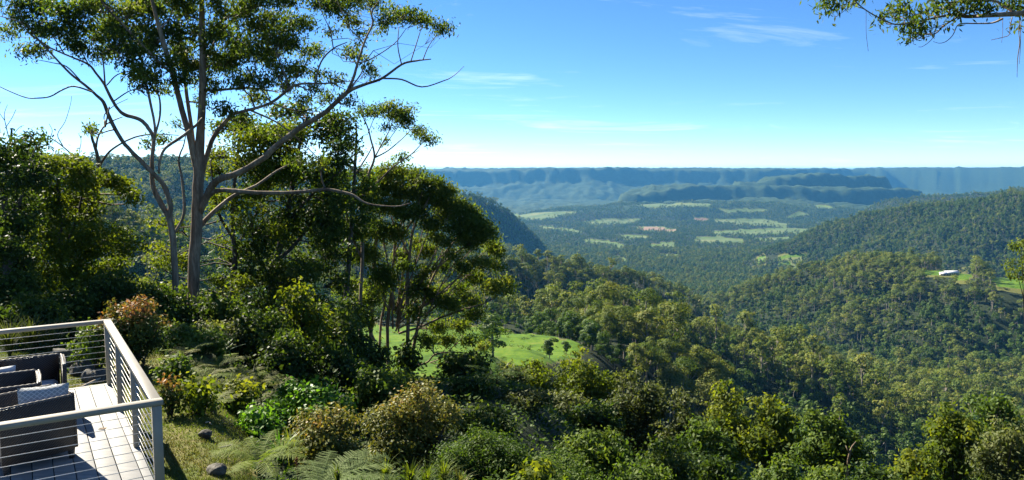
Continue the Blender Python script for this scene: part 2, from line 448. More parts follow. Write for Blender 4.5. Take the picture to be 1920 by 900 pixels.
cover = np.where((rg < 19) & (gk < 0) & (gx / np.maximum(gy, 1) + fbm(gx / 1.5, gy / 1.5, 8) * 0.06 < -0.37), 1.0, cover)
ca = ground_me.attributes.new('cover', 'FLOAT', 'POINT'); ca.data.foreach_set('value', cover.astype(np.float32).ravel())
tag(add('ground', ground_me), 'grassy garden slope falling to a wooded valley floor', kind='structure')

# haze: even, pale air round everything
def haze():
    m = bpy.data.materials.new('haze'); m.use_nodes = True; nt = m.node_tree; nt.nodes.clear()
    out = nt.nodes.new('ShaderNodeOutputMaterial'); v = nt.nodes.new('ShaderNodeVolumePrincipled')
    v.inputs['Color'].default_value = HAZE_COL; v.inputs['Density'].default_value = HAZE_DENS; v.inputs['Anisotropy'].default_value = 0.25
    nt.links.new(v.outputs[0], out.inputs['Volume'])
    mb = MB(); zl, zh = float(gz.min()) - 1.0, max(float(gz.max()), 24.0) + 3.0
    mb.box((0, 0, (zl + zh) / 2), (1, 0, 0), (0, 1, 0), (0, 0, 1), 26500, 26500, (zh - zl) / 2)
    o = add('haze', mb.mesh('haze', [m])); tag(o, 'pale blue haze filling the valley air', kind='stuff')
HAZE_COL = (0.10, 0.37, 0.74, 1); HAZE_DENS = 4.6e-5
haze()

# ---------------------------------------------------------------- foliage builders
def unit(v): return v / (np.linalg.norm(v, axis=-1, keepdims=True) + 1e-9)
def leaf_quads(c, nrm, dirv, L, W):
    """rhombic leaves: c base points, nrm leaf normals, dirv leaf axes"""
    dirv = unit(dirv - nrm * np.sum(dirv * nrm, -1, keepdims=True))
    side = np.cross(nrm, dirv)
    L = np.asarray(L)[..., None]; W = np.asarray(W)[..., None]
    a = c - dirv * L * 0.5
    b = c - dirv * L * 0.05 + side * W * 0.5 - nrm * W * 0.12
    t = c + dirv * L * 0.5 - nrm * W * 0.1
    d = c - dirv * L * 0.05 - side * W * 0.5 - nrm * W * 0.12
    n = len(c)
    v = np.stack([a, b, t, d], 1).reshape(-1, 3)
    f = np.arange(n * 4).reshape(n, 4)
    return v, f
def forest_tree_mesh(name, seed, nl, nq, R, Ht, qs, mats, style='gum'):
    """a whole tree of the valley forest: trunk, a few limbs and a lumpy crown of leaf clumps"""
    rng = np.random.default_rng(seed)
    mb_v, mb_f, mi = [], [], []
    n0 = 0
    lobes = []
    for i in range(nl):
        a = rng.uniform(0, 2 * np.pi); rr = R * math.sqrt(rng.uniform(0, 1)) * 0.72
        if style == 'gum': zz = Ht * ((0.86 if rng.uniform() < 0.72 else 0.62) - 0.30 * (rr / R) ** 2) + rng.normal() * Ht * 0.05
        else: zz = Ht * rng.uniform(0.16, 0.86) * (1 - 0.22 * (rr / R) ** 2)
        lobes.append((rr * math.cos(a), rr * math.sin(a), zz, R * rng.uniform(0.26, 0.46)))
    q = max(nq // nl, 4)
    V, F, T = [], [], []
    for (x, y, z, lr) in lobes:
        d = unit(rng.normal(size=(q, 3))); d[:, 2] = np.abs(d[:, 2]) * 1.0 - 0.28; d = unit(d)
        c = np.array([x, y, z]) + d * lr * np.array([1, 1, 0.72]) * rng.uniform(0.75, 1.08, (q, 1))
        cd = unit((c - np.array([0, 0, Ht * 0.55])) / np.array([R, R, Ht * 0.45]))
        nr = unit(d * 0.6 + cd * 0.7 + rng.normal(size=(q, 3)) * 0.3)
        v, f = leaf_quads(c, nr, rng.normal(size=(q, 3)), qs * rng.uniform(0.7, 1.5, q), qs * rng.uniform(0.7, 1.3, q))
        F.append(f + n0); V.append(v); n0 += len(v)
        T.append(np.repeat(np.clip(rng.normal(0.5, 0.2, q) + rng.normal() * 0.12, 0, 1), 4))
    crown = (np.concatenate(V), np.concatenate(F), np.concatenate(T))
    tb = MB()
    lean = rng.normal(size=2) * Ht * 0.03
    tp, tr = catmull([(0, 0, -3), (lean[0] * .4, lean[1] * .4, Ht * 0.35), (lean[0], lean[1], Ht * 0.75)], [R * 0.062, R * 0.05, R * 0.02], 3)
    tb.tube(tp, tr, 5, False)
    for (x, y, z, lr) in lobes[:6]:
        tb.tube([(lean[0] * .6, lean[1] * .6, Ht * 0.45), (x * 0.5, y * 0.5, (Ht * 0.45 + z) / 2), (x, y, z)], [R * 0.03, R * 0.022, R * 0.01], 3, False)
    return crown, (np.concatenate(tb.v), tb.f)

gum_crown_mat = leaf_mat('gum canopy leaves', [(0.0, (0.052, 0.090, 0.015)), (0.4, (0.098, 0.138, 0.022)), (0.7, (0.145, 0.170, 0.032)), (1.0, (0.205, 0.205, 0.058))], 0.36, (1.35, 1.3, 0.35), 0.65, 0.12, 0.55)
rain_crown_mat = leaf_mat('rainforest canopy leaves', [(0.0, (0.034, 0.070, 0.014)), (0.5, (0.064, 0.115, 0.020)), (1.0, (0.110, 0.158, 0.028))], 0.34, (1.3, 1.3, 0.35), 0.6, 0.15, 0.5)
bark_far = plain('pale forest bark', [(0.3, (0.16, 0.135, 0.105)), (0.7, (0.34, 0.30, 0.245))], 2.0, 0.85)
PROTO_N, PROTO_F = [], []
for i in range(7):
    st = 'gum' if i < 5 else 'rain'
    mat = gum_crown_mat if i < 5 else rain_crown_mat
    R = [5.6, 6.6, 5.0, 6.0, 4.4, 4.6, 3.8][i]; Ht = [19, 22, 17, 24, 18, 14, 11][i]
    c, t = forest_tree_mesh('n', 100 + i, [17, 20, 15, 18, 13, 16, 14][i], 2200, R, Ht, 0.45, None, st)
    cm = mk_mesh('crown', c[0], c[1], [mat], False, c[2]); tm = mk_mesh('trunk', t[0], t[1], [bark_far], True)
    PROTO_N.append((cm, tm, Ht, R))
    c, t = forest_tree_mesh('f', 100 + i, [12, 14, 11, 12, 9, 11, 9][i], 420, R, Ht, 0.85, None, st)
    nv = len(c[0])
    faces = [tuple(q) for q in c[1]] + [tuple(k + nv for k in q) for q in t[1]]
    fm = mk_mesh('forest_tree_far', np.concatenate([c[0], t[0]]), faces, [mat, bark_far], False, np.concatenate([c[2], np.zeros(len(t[0]))]), [0] * len(c[1]) + [1] * len(t[1]))
    PROTO_F.append((fm, Ht, R))

# candidate tree positions on the wooded ground, thinned to what can be seen from about here
rng = np.random.default_rng(7)
def candidates(r0, r1, area):
    th = math.radians(39)
    n = int((r1 * r1 - r0 * r0) * th / area)
    r = np.sqrt(rng.uniform(r0 * r0, r1 * r1, n)); t = rng.uniform(-th, th, n)
    return r * np.sin(t), r * np.cos(t)
cx, cy = [], []
for r0, r1, ar in ((120, 900, 31), (900, 1800, 36), (1800, 3200, 52), (3200, 5600, 170)):
    a, b = candidates(r0, r1, ar); cx.append(a); cy.append(b)
cx = np.concatenate(cx); cy = np.concatenate(cy)
fk = field_at(cx, cy)
cz = H(cx, cy)
rr_ = np.hypot(cx, cy)
keep = fk < 0
keep |= (fk >= 1) & (rng.uniform(size=len(cx)) < 0.02)
# skyline so far, per direction
tcell = np.clip(((np.arctan2(cx, cy) + math.radians(40)) / math.radians(80) * 500).astype(int), 0, 499)
el_top = (cz + 24 - CAMZ) / rr_
tgv = np.linspace(-math.radians(40), math.radians(40), 501); tgv = (tgv[1:] + tgv[:-1]) / 2
rv = np.exp(np.linspace(math.log(60), math.log(6000), 420))
tt, rv2 = np.meshgrid(tgv, rv)
hz = (H(rv2 * np.sin(tt), rv2 * np.cos(tt)) + 3 - CAMZ) / rv2
hmax = np.maximum.accumulate(hz, axis=0)
ri = np.clip(np.searchsorted(rv, rr_ * 0.985) - 1, 0, len(rv) - 1)
keep &= el_top > hmax[ri, tcell] - 0.004
# below the picture (hidden by its lower edge)
ppx, ppy, _ = proj(cx, cy, cz + 24)
keep &= (ppy < 1000) & (ppx > -150) & (ppx < 2070)
blk = (rr_ < 230) & (np.where(ppx > 1230, ppy < 735, np.where(ppx > 1050, ppy < 655, np.where(ppx > 560, True, ppy < 480))))
keep &= ~blk
mid_ = np.where((rr_ > 600) & (rr_ < 1400))[0]                                   # open ground in front of the spur clearings
for kf in (14.0, 28.0, 42.0):
    keep[mid_] &= ~(field_at(cx[mid_] * (1 + kf / rr_[mid_]), cy[mid_] * (1 + kf / rr_[mid_])) == 0)
cx, cy, cz, rr_ = cx[keep], cy[keep], cz[keep], rr_[keep]
cover_n = fbm(cx / 130, cy / 130, 55)
kindn = np.where(cover_n + rng.normal(size=len(cx)) * 0.18 > 0.16, rng.integers(5, 7, len(cx)), rng.integers(0, 5, len(cx)))
csc = np.clip(np.exp(rng.normal(-0.24, 0.25, len(cx))), 0.45, 1.45)
far_shade = ((rr_ > 1500) & (rng.uniform(size=len(cx)) < 0.72)); kindn = np.where(far_shade, rng.integers(5, 7, len(cx)), kindn); csc = np.where(far_shade, csc * 1.35, csc)  # darker tree kinds on the far slopes: ridge shade put into leaf colour
gi_ = np.where(rr_ < 1700)[0]; sp_ = 55.0
conc = H(cx[gi_], cy[gi_]) - 0.25 * (H(cx[gi_] + sp_, cy[gi_]) + H(cx[gi_] - sp_, cy[gi_]) + H(cx[gi_], cy[gi_] + sp_) + H(cx[gi_], cy[gi_] - sp_))
gul = np.zeros(len(cx), bool); gul[gi_] = conc + rng.normal(size=len(gi_)) * 1.2 < -2.2      # rainforest in the gullies, its darker leaves also standing in for shade
kindn = np.where(gul, rng.integers(5, 7, len(cx)), kindn); csc = np.where(gul, csc * 1.25, csc)
low = (rr_ < 800) & (rng.uniform(size=len(cx)) < 0.25)
edge_f = np.zeros(len(cx), bool); nearm = np.where(rr_ < 900)[0]
for ddx, ddy in ((16, 0), (-16, 0), (0, 16), (0, -16), (0, -30)):
    edge_f[nearm] |= field_at(cx[nearm] + ddx, cy[nearm] + ddy) == 0
low |= edge_f
kindn = np.where(low, rng.integers(5, 7, len(cx)), kindn); csc = np.where(low, csc * rng.uniform(0.5, 0.95, len(cx)), csc); crot = rng.uniform(0, 6.28, len(cx))
print('FOREST', len(cx), 'near', (rr_ < 420).sum())

# ---------------------------------------------------------------- valley forest: 300 trees of their own, the rest one mass
ppx, ppy, _ = proj(cx, cy, cz + 16)
vis_el = (cz + 16 - CAMZ) / rr_
okv = (ppx > 850) & (ppx < 1930) & (ppy < 800) & (vis_el > hmax[np.clip(np.searchsorted(rv, rr_ * 0.985) - 1, 0, len(rv) - 1), np.clip(((np.arctan2(cx, cy) + math.radians(40)) / math.radians(80) * 500).astype(int), 0, 499)])
order = np.argsort(np.where(okv, rr_, 1e9))
single = order[:300]
is_single = np.zeros(len(cx), bool); is_single[single] = True
for i in single:
    cm, tm, Ht, R = PROTO_N[kindn[i]]
    gum = kindn[i] < 5
    bx = int((ppx[i] - 850) // 90); rowd = 'lower' if ppy[i] > [560, 590, 600, 610, 630, 660, 700, 720, 740, 740, 740, 740, 740][min(bx, 12)] else 'upper'
    where = ['at the paddock head behind the gum clump', 'above the bright paddock', 'on the spur above the lone paddock tree', 'on the spur right of the paddock', 'on the spur above the tall olive tree', 'on the spur nose above the pointed bright tree', 'in the gully above the broad yellow-green tree', 'in the gully above the round green tree', 'on the right slope above the dead stub', 'on the right slope above the corner group', 'on the right slope below the farmhouse', 'on the right slope at the picture edge'][min(bx, 11)]
    lab = ('%s %s ' % (('tall' if csc[i] > 0.87 else 'small') + ' ' + rowd, 'gum tree' if gum else 'dark round tree')) + where
    o = thing('gum_tree' if gum else 'rainforest_tree', lab, 'tree', (cx[i], cy[i], cz[i]), crot[i], lab.replace('tree ', 'trees '), csc[i])
    add('trunk', tm, o); add('crown', cm, o)
def forest_mass(name, idx, label):
    """points on the ground that carry whole trees (geometry nodes)"""
    coll = bpy.data.collections.new(name + ' kinds')
    for k, (fm, Ht, R) in enumerate(PROTO_F):
        ob = bpy.data.objects.new('%s kind %d' % (name, k), fm); coll.objects.link(ob)
    me = bpy.data.meshes.new(name)
    co = np.stack([cx[idx], cy[idx], cz[idx]], 1).astype(np.float32)
    me.vertices.add(len(co)); me.vertices.foreach_set('co', co.ravel())
    for nm, ty, val in (('kindn', 'INT', kindn[idx].astype(np.int32)), ('csc', 'FLOAT', csc[idx].astype(np.float32)), ('crot', 'FLOAT', crot[idx].astype(np.float32))):
        a = me.attributes.new(nm, ty, 'POINT'); a.data.foreach_set('value', val)
    o = add(name, me); tag(o, label, kind='stuff')
    ng = bpy.data.node_groups.new(name, 'GeometryNodeTree')
    ng.interface.new_socket('Geometry', in_out='INPUT', socket_type='NodeSocketGeometry')
    ng.interface.new_socket('Geometry', in_out='OUTPUT', socket_type='NodeSocketGeometry')
    gi, go = ng.nodes.new('NodeGroupInput'), ng.nodes.new('NodeGroupOutput')
    ci = ng.nodes.new('GeometryNodeCollectionInfo'); ci.inputs[0].default_value = coll; ci.inputs['Separate Children'].default_value = True; ci.inputs['Reset Children'].default_value = True
    ip = ng.nodes.new('GeometryNodeInstanceOnPoints'); ip.inputs['Pick Instance'].default_value = True
    def attr(nm, ty):
        n = ng.nodes.new('GeometryNodeInputNamedAttribute'); n.data_type = ty; n.inputs[0].default_value = nm; return n.outputs[0]
    cmb = ng.nodes.new('ShaderNodeCombineXYZ')
    ng.links.new(attr('crot', 'FLOAT'), cmb.inputs[2])
    ng.links.new(gi.outputs[0], ip.inputs['Points']); ng.links.new(ci.outputs[0], ip.inputs['Instance'])
    ng.links.new(attr('kindn', 'INT'), ip.inputs['Instance Index']); ng.links.new(cmb.outputs[0], ip.inputs['Rotation'])
    ng.links.new(attr('csc', 'FLOAT'), ip.inputs['Scale']); ng.links.new(ip.outputs[0], go.inputs[0])
    md = o.modifiers.new('forest', 'NODES'); md.node_group = ng
rest = np.where(~is_single)[0]
forest_mass('forest', rest, 'dense wooded slopes of gum forest filling the valley')

# ---------------------------------------------------------------- deck, railing, chairs
Nc = np.array([-3.51, 7.18, 0.0]); Fc = np.array([-6.12, 11.12, 0.0])
e1 = (Fc - Nc); DL = float(np.linalg.norm(e1)); e1 /= DL
e2 = np.array([-e1[1], e1[0], 0.0])                 # to the left along the front rail
ez = np.array([0, 0, 1.0])
def D(a, b, z=0.0): return Nc + e1 * a + e2 * b + ez * z     # deck coordinates: along the side rail, leftwards, up
DW = 3.9
paint = plain('taupe railing paint', [(0.35, (0.225, 0.205, 0.165)), (0.65, (0.255, 0.23, 0.185))], 3.0, 0.45, 0.03, spec=0.4)
wire = plain('stainless cable', [(0.3, (0.62, 0.60, 0.57)), (0.7, (0.74, 0.72, 0.69))], 30, 0.35, metallic=0.6)
board_mat = plain('weathered grey decking', [(0.25, (0.165, 0.163, 0.158)), (0.5, (0.215, 0.212, 0.205)), (0.75, (0.265, 0.26, 0.25))], 2.2, 0.65, 0.2, stretch=(0.6, 9.0, 1.0), detail=10, rotz=-math.atan2(e1[1], e1[0]))
joist_mat = plain('dark deck frame', [(0.3, (0.035, 0.032, 0.028)), (0.7, (0.06, 0.055, 0.048))], 4, 0.9)
deck = thing('deck', 'pale grey board deck with wicker chairs, lower left corner', 'deck', D(0, 0, -0.5)); deck['kind'] = 'structure'
del deck['category']
def rel(o, root):                                    # parts built in world space under a root standing at its base
    o.parent = root; o.location = -Vector(root.location); return o
pitchb = 0.196
nb = int(DW / pitchb)
bm_ = MB(); bm_.box((0, 0, 0), e1, e2, ez, DL / 2 + 0.02, pitchb / 2 - 0.0045, 0.016, 0.003)
board_me = bm_.mesh('deck_board', [board_mat])
for i in range(nb):
    o = add('deck_board', board_me); o.parent = deck
    p = D(DL / 2, 0.075 + pitchb * (i + 0.5), -0.016 - 0.0012 * (i % 3)) - np.array(deck.location)
    o.location = p
edge = MB()
edge.box(D(DL / 2, 0.03, -0.02), e1, e2, ez, DL / 2 + 0.07, 0.042, 0.02, 0.003)
rel(add('edge_board', edge.mesh('edge_board', [board_mat])), deck)
edge = MB(); edge.box(D(DL + 0.07, DW / 2, -0.021), e1, e2, ez, 0.045, DW / 2, 0.02, 0.003)
rel(add('edge_board', edge.mesh('edge_board', [board_mat])), deck)
fr = MB()
fr.box(D(DL / 2, 0.02, -0.17), e1, e2, ez, DL / 2 + 0.04, 0.02, 0.125)
fr.box(D(DL + 0.06, DW / 2, -0.17), e1, e2, ez, 0.02, DW / 2, 0.125)
fr.box(D(-0.04, DW / 2, -0.17), e1, e2, ez, 0.02, DW / 2, 0.125)
fr.box(D(DL / 2, DW / 2, -0.075), e1, e2, ez, DL / 2 - 0.02, DW / 2 - 0.05, 0.02)
rel(add('joist_frame', fr.mesh('joist_frame', [joist_mat])), deck)
for a, b in ((0.2, 0.2), (DL - 0.2, 0.2), (0.2, DW - 0.3), (DL - 0.2, DW - 0.3), (DL / 2, 0.2)):
    m_ = MB(); q = D(a, b); zb = H1(q[0], q[1]) - 0.1
    m_.box((q[0], q[1], (zb - 0.1) / 2 - 0.05), e1, e2, ez, 0.06, 0.06, abs(zb + 0.0) / 2 - 0.02)
    rel(add('stump', m_.mesh('stump', [joist_mat])), deck)

rail = thing('deck_railing', 'taupe metal railing with thin cables around the deck', 'railing', D(0, 0, 0))
hp = 0.043
for a, b in ((0, 0), (DL * 0.353, 0), (DL * 0.69, 0), (DL, 0), (DL, 1.95), (DL, DW), (0, 1.95), (0, DW)):
    m_ = MB(); m_.box(D(a, b, 0.474), e1, e2, ez, hp, hp, 0.474, 0.005)
    rel(add('post', m_.mesh('post', [paint])), rail)
m_ = MB(); m_.box(D(DL / 2, 0, 0.976), e1, e2, ez, DL / 2 - 0.055, 0.052, 0.027, 0.005); rel(add('top_rail', m_.mesh('top_rail', [paint])), rail)
for a in (0, DL):
    m_ = MB(); m_.box(D(a, DW / 2 - 0.03, 0.977), e1, e2, ez, 0.052, DW / 2 + 0.03, 0.027, 0.005); rel(add('top_rail', m_.mesh('top_rail', [paint])), rail)
for k in range(10):
    z = 0.07 + 0.089 * k
    for p0, p1 in ((D(0, 0.0, z), D(DL, 0.0, z)), (D(0, 0.0, z), D(0, DW, z)), (D(DL, 0.0, z), D(DL, DW, z))):
        mid = (p0 + p1) / 2 - ez * 0.004
        m_ = MB(); m_.tube([p0, mid, p1], 0.0033, 6); rel(add('cable', m_.mesh('cable', [wire], True)), rail)

# wicker tub chairs
def wicker_material():
    m, nt, out = nodes_of('dark wicker'); L = nt.links.new
    tc = N(nt, 'ShaderNodeTexCoord')
    w1 = N(nt, 'ShaderNodeTexWave', wave_type='BANDS', bands_direction='Z', i_Scale=26.0, i_Distortion=1.2, i_Detail=2.0)
    w2 = N(nt, 'ShaderNodeTexWave', wave_type='BANDS', bands_direction='DIAGONAL', i_Scale=20.0, i_Distortion=0.8, i_Detail=2.0)
    L(tc.outputs['Object'], w1.inputs['Vector']); L(tc.outputs['Object'], w2.inputs['Vector'])
    mu = N(nt, 'ShaderNodeMath', operation='MULTIPLY'); L(w1.outputs['Fac'], mu.inputs[0]); L(w2.outputs['Fac'], mu.inputs[1])
    c = ramp(nt, mu.outputs[0], [(0.0, (0.012, 0.009, 0.007)), (0.35, (0.062, 0.048, 0.039)), (1.0, (0.14, 0.112, 0.09))])
    b = N(nt, 'ShaderNodeBsdfPrincipled'); b.inputs['Roughness'].default_value = 0.42; L(c, b.inputs['Base Color'])
    bp = N(nt, 'ShaderNodeBump'); bp.inputs['Strength'].default_value = 0.9; bp.inputs['Distance'].default_value = 0.006
    L(mu.outputs[0], bp.inputs['Height']); L(bp.outputs[0], b.inputs['Normal']); L(b.outputs[0], out.inputs[0])
    return m
wicker = wicker_material()
rim_mat = plain('wicker braid edge', [(0.35, (0.05, 0.042, 0.035)), (0.6, (0.22, 0.19, 0.16))], 60, 0.4)
def curved_panel(pts, z0, z1, th, flare=0.0):
    """upright panel following a plan polyline, with thickness"""
    pts = np.asarray(pts, float); n = len(pts)
    t = np.gradient(pts, axis=0); t /= np.linalg.norm(t, axis=1)[:, None]
    nn = np.stack([t[:, 1], -t[:, 0]], 1)
    v = []
    for zz, fl in ((z0, 0.0), (z0 + (z1 - z0) * 0.5, flare * 0.4), (z1, flare)):
        for off in (th / 2, -th / 2):
            for p, q in zip(pts, nn): v.append((*(p + q * (off + fl)), zz))
    f = []
    idx = lambda l, s, i: (l * 2 + s) * n + i
    for i in range(n - 1):
        for l in range(2):
            f.append((idx(l, 0, i), idx(l, 0, i + 1), idx(l + 1, 0, i + 1), idx(l + 1, 0, i)))
            f.append((idx(l, 1, i + 1), idx(l, 1, i), idx(l + 1, 1, i), idx(l + 1, 1, i + 1)))
        f.append((idx(2, 0, i), idx(2, 0, i + 1), idx(2, 1, i + 1), idx(2, 1, i)))
        f.append((idx(0, 0, i + 1), idx(0, 0, i), idx(0, 1, i), idx(0, 1, i + 1)))
    for i, fl in ((0, False), (n - 1, True)):
        for l in range(2):
            q = (idx(l, 0, i), idx(l + 1, 0, i), idx(l + 1, 1, i), idx(l, 1, i)); f.append(q[::-1] if fl else q)
    return v, f
def make_chair(corner, f, w, d, label):
    """corner: left-back corner on the deck (chair facing f), w width, d depth"""
    f = np.array([*f, 0.0]); f /= np.linalg.norm(f); left = np.array([-f[1], f[0], 0.0])
    root = thing('wicker_armchair', label, 'armchair', corner, math.atan2(f[1], f[0]), 'wicker armchairs on the deck')
    # local: +x forward, +y left; origin at left-back corner
    Hh, z0, th = 0.73, 0.11, 0.045
    for nm, pts in (('arm', [(0.03, 0), (d * 0.5, 0.006), (d, 0.0)]), ('arm', [(0.03, -w), (d * 0.5, -w - 0.006), (d, -w)]), ('backrest', [(0, -0.025), (-0.012, -w * 0.5), (0, -w + 0.025)])):
        if nm == 'arm' and pts[0][1] < -0.1: pts = pts[::-1]
        m_ = MB(); v, ff = curved_panel(pts[::-1] if nm == 'arm' else pts[::-1], z0, Hh, th, 0.012); m_.addvf(v, ff)
        po = add(nm, m_.mesh(nm, [wicker]), root)
        m_ = MB(); q = np.array([(*p, Hh + 0.004) for p in pts]); qq, _ = catmull(q, [1] * len(q), 14)
        m_.tube(qq, 0.0125 + 0.003 * np.sin(np.arange(len(qq)) * 2.4), 8); add('braided_rim', m_.mesh('braided_rim', [rim_mat], True), po)
    m_ = MB(); m_.box((d * 0.5, -w / 2, 0.215), (1, 0, 0), (0, 1, 0), (0, 0, 1), d * 0.5 - 0.03, w / 2 - 0.03, 0.10, 0.01); add('seat', m_.mesh('seat', [wicker]), root)
    for x, y in ((0.05, -0.03), (d - 0.05, -0.03), (0.05, -w + 0.03), (d - 0.05, -w + 0.03)):
        m_ = MB(); m_.tube([(x, y, 0.16), (x, y, 0.0)], [0.045, 0.028], 8); add('leg', m_.mesh('leg', [wicker], True), root)
    return root
def stripe_material():
    m, nt, out = nodes_of('striped cushion fabric'); L = nt.links.new
    tc = N(nt, 'ShaderNodeTexCoord')
    w = N(nt, 'ShaderNodeTexWave', wave_type='RINGS', i_Scale=3.2, i_Distortion=0.3); L(tc.outputs['Object'], w.inputs['Vector'])
    c = ramp(nt, w.outputs['Fac'], [(0.3, (0.26, 0.31, 0.36)), (0.55, (0.46, 0.49, 0.51)), (0.8, (0.58, 0.58, 0.57))])
    b = N(nt, 'ShaderNodeBsdfPrincipled'); b.inputs['Roughness'].default_value = 0.9; L(c, b.inputs['Base Color']); L(b.outputs[0], out.inputs[0]); return m
def lattice_material():
    m, nt, out = nodes_of('lattice pillow fabric'); L = nt.links.new
    tc = N(nt, 'ShaderNodeTexCoord'); sx = N(nt, 'ShaderNodeSeparateXYZ'); L(tc.outputs['Generated'], sx.inputs[0])
    def line(sign):
        a = N(nt, 'ShaderNodeMath', operation='MULTIPLY_ADD', i_1=sign); L(sx.outputs[0], a.inputs[0]); L(sx.outputs[1], a.inputs[2])
        s_ = N(nt, 'ShaderNodeMath', operation='MULTIPLY', i_1=9.0); L(a.outputs[0], s_.inputs[0])
        fr_ = N(nt, 'ShaderNodeMath', operation='PINGPONG', i_1=0.5); L(s_.outputs[0], fr_.inputs[0])
        g = N(nt, 'ShaderNodeMath', operation='LESS_THAN', i_1=0.085); L(fr_.outputs[0], g.inputs[0]); return g.outputs[0]
    mx = N(nt, 'ShaderNodeMath', operation='MAXIMUM'); L(line(1.0), mx.inputs[0]); L(line(-1.0), mx.inputs[1])
    c = ramp(nt, mx.outputs[0], [(0.4, (0.24, 0.26, 0.265)), (0.6, (0.52, 0.51, 0.485))])
    b = N(nt, 'ShaderNodeBsdfPrincipled'); b.inputs['Roughness'].default_value = 0.9; L(c, b.inputs['Base Color']); L(b.outputs[0], out.inputs[0]); return m
def pillow_mesh(name, w, h, t, mat, n=14, power=0.32):
    u = np.linspace(-1, 1, n); U, Vv = np.meshgrid(u, u)
    bul = ((1 - U ** 2).clip(0) * (1 - Vv ** 2).clip(0)) ** power
    pin = 1 - 0.06 * (np.abs(U) * np.abs(Vv))
    X, Y_ = U * w / 2 * (1 - 0.07 * (1 - np.abs(Vv)) * np.abs(U)), Vv * h / 2 * (1 - 0.07 * (1 - np.abs(U)) * np.abs(Vv))
    top = np.stack([X, Y_, bul * t / 2], -1).reshape(-1, 3); bot = np.stack([X, Y_, -bul * t / 2], -1).reshape(-1, 3)
    f = []
    for i in range(n - 1):
        for j in range(n - 1):
            a = i * n + j; f.append((a, a + 1, a + n + 1, a + n)); b = a + n * n; f.append((b, b + n, b + n + 1, b + 1))
    return mk_mesh(name, np.vstack([top, bot]), f, [mat], True)
fdeck = (-0.834, -0.552)
c1 = make_chair(np.array([-6.22, 10.10, 0.0]), (0.552, -0.834), 0.0 + 0.76, 0.72, 'dark wicker armchair nearest the far rail with pale seat cushion')
c2 = make_chair(np.array([-5.60, 8.66, 0.0]), fdeck, 0.74, 0.74, 'middle dark wicker armchair between the other two on the deck')
c3 = make_chair(np.array([-4.95, 8.24, 0.0]), (-0.64, -0.77), 0.60, 0.74, 'nearest dark wicker armchair behind the front rail cables')
stripe, lattice = stripe_material(), lattice_material()
# seat cushion of the far chair, pillow of the near chair and of the far chair
def on_chair(c, x, y, z): return np.array((c.matrix_basis @ Vector((x, y, z)))[:])
o = add('seat_cushion', pillow_mesh('seat_cushion', 0.66, 0.62, 0.12, stripe, 16, 0.12)); o.location = on_chair(c1, 0.37, -0.38, 0.37); o.rotation_euler = (0, 0, c1.rotation_euler[2] + math.pi / 2)
tag(o, 'blue and white seat cushion in the wicker chair by the far rail', 'cushion')
for c, lab, (x, y, z), mat in ((c3, 'grey lattice print pillow in the nearest wicker armchair', (0.26, -0.16, 0.63), lattice), (c1, 'pale pillow leaning in the wicker chair by the far rail', (0.22, -0.72, 0.52), stripe)):
    o = add('throw_pillow', pillow_mesh('throw_pillow', 0.5 if mat is lattice else 0.4, 0.46 if mat is lattice else 0.36, 0.16, mat)); o.location = on_chair(c, x, y, z)
    a = math.radians(64)
    if mat is lattice: o.rotation_euler = (a, 0, math.radians(28))
    else: o.rotation_euler = (a, 0, c.rotation_euler[2] + math.pi / 2)
    tag(o, lab, 'pillow')
for c, x, y in ((c3, 0.37, -0.30),):
    o = add('seat_cushion', pillow_mesh('seat_cushion', 0.5, 0.66, 0.12, stripe, 12, 0.12)); o.location = on_chair(c, x, y, 0.37); o.rotation_euler = (0, 0, c.rotation_euler[2] + math.pi / 2)
    tag(o, 'seat cushion under the lattice pillow in the nearest armchair', 'cushion')
# a dry leaf on the boards
q = raymarch_plane = None
def on_plane(px, py, z=0.0):
    a = P(px, py, 1.0); t = (z - CAMZ) / (a[2] - CAMZ); return np.array([a[0] * t, t, z])
dry = plain('dry leaf', [(0.3, (0.07, 0.04, 0.02)), (0.7, (0.14, 0.085, 0.04))], 20, 0.8)
q = on_plane(192, 804, 0.004)
v = [(-.05, 0, .002), (-.02, .016, .010), (.03, .014, .006), (.06, 0, .012), (.03, -.014, .004), (-.02, -.016, .006)]
tag(add('fallen_leaf', mk_mesh('fallen_leaf', np.array(v + [(a, b, c - .0025) for a, b, c in v]), [tuple(range(6)), tuple(range(11, 5, -1))] + [(i, (i + 1) % 6, 6 + (i + 1) % 6, 6 + i) for i in range(6)], [dry]), None, q, 0.6), 'small dry brown leaf lying on the deck boards', 'leaf')
# white end of a second railing, seen at the left edge beyond the deck
white = plain('white metal', [(0.3, (0.62, 0.62, 0.60)), (0.7, (0.70, 0.70, 0.68))], 3, 0.5)
Yw = 22.0; pw = P(4, 600, Yw); zg = H1(pw[0], pw[1])
hr = thing('handrail', 'small white metal handrail end at the left edge beyond the deck', 'handrail', (pw[0], pw[1], zg))
for dx, nm in ((0.03, 'post'), (-0.95, 'post')):
    m_ = MB(); m_.box((dx, 0, (pw[2] - zg) / 2), (1, 0, 0), (0, 1, 0), (0, 0, 1), 0.02, 0.02, (pw[2] - zg) / 2, 0.004); add(nm, m_.mesh(nm, [white]), hr)
for k, zz in enumerate((pw[2] - zg + 0.022, (pw[2] - zg) * 0.12)):
    m_ = MB(); m_.box((-0.46, 0, zz), (1, 0, 0), (0, 1, 0), (0, 0, 1), 0.51, 0.022, 0.02, 0.004); add('top_rail' if k == 0 else 'bottom_rail', m_.mesh('rail', [white]), hr)
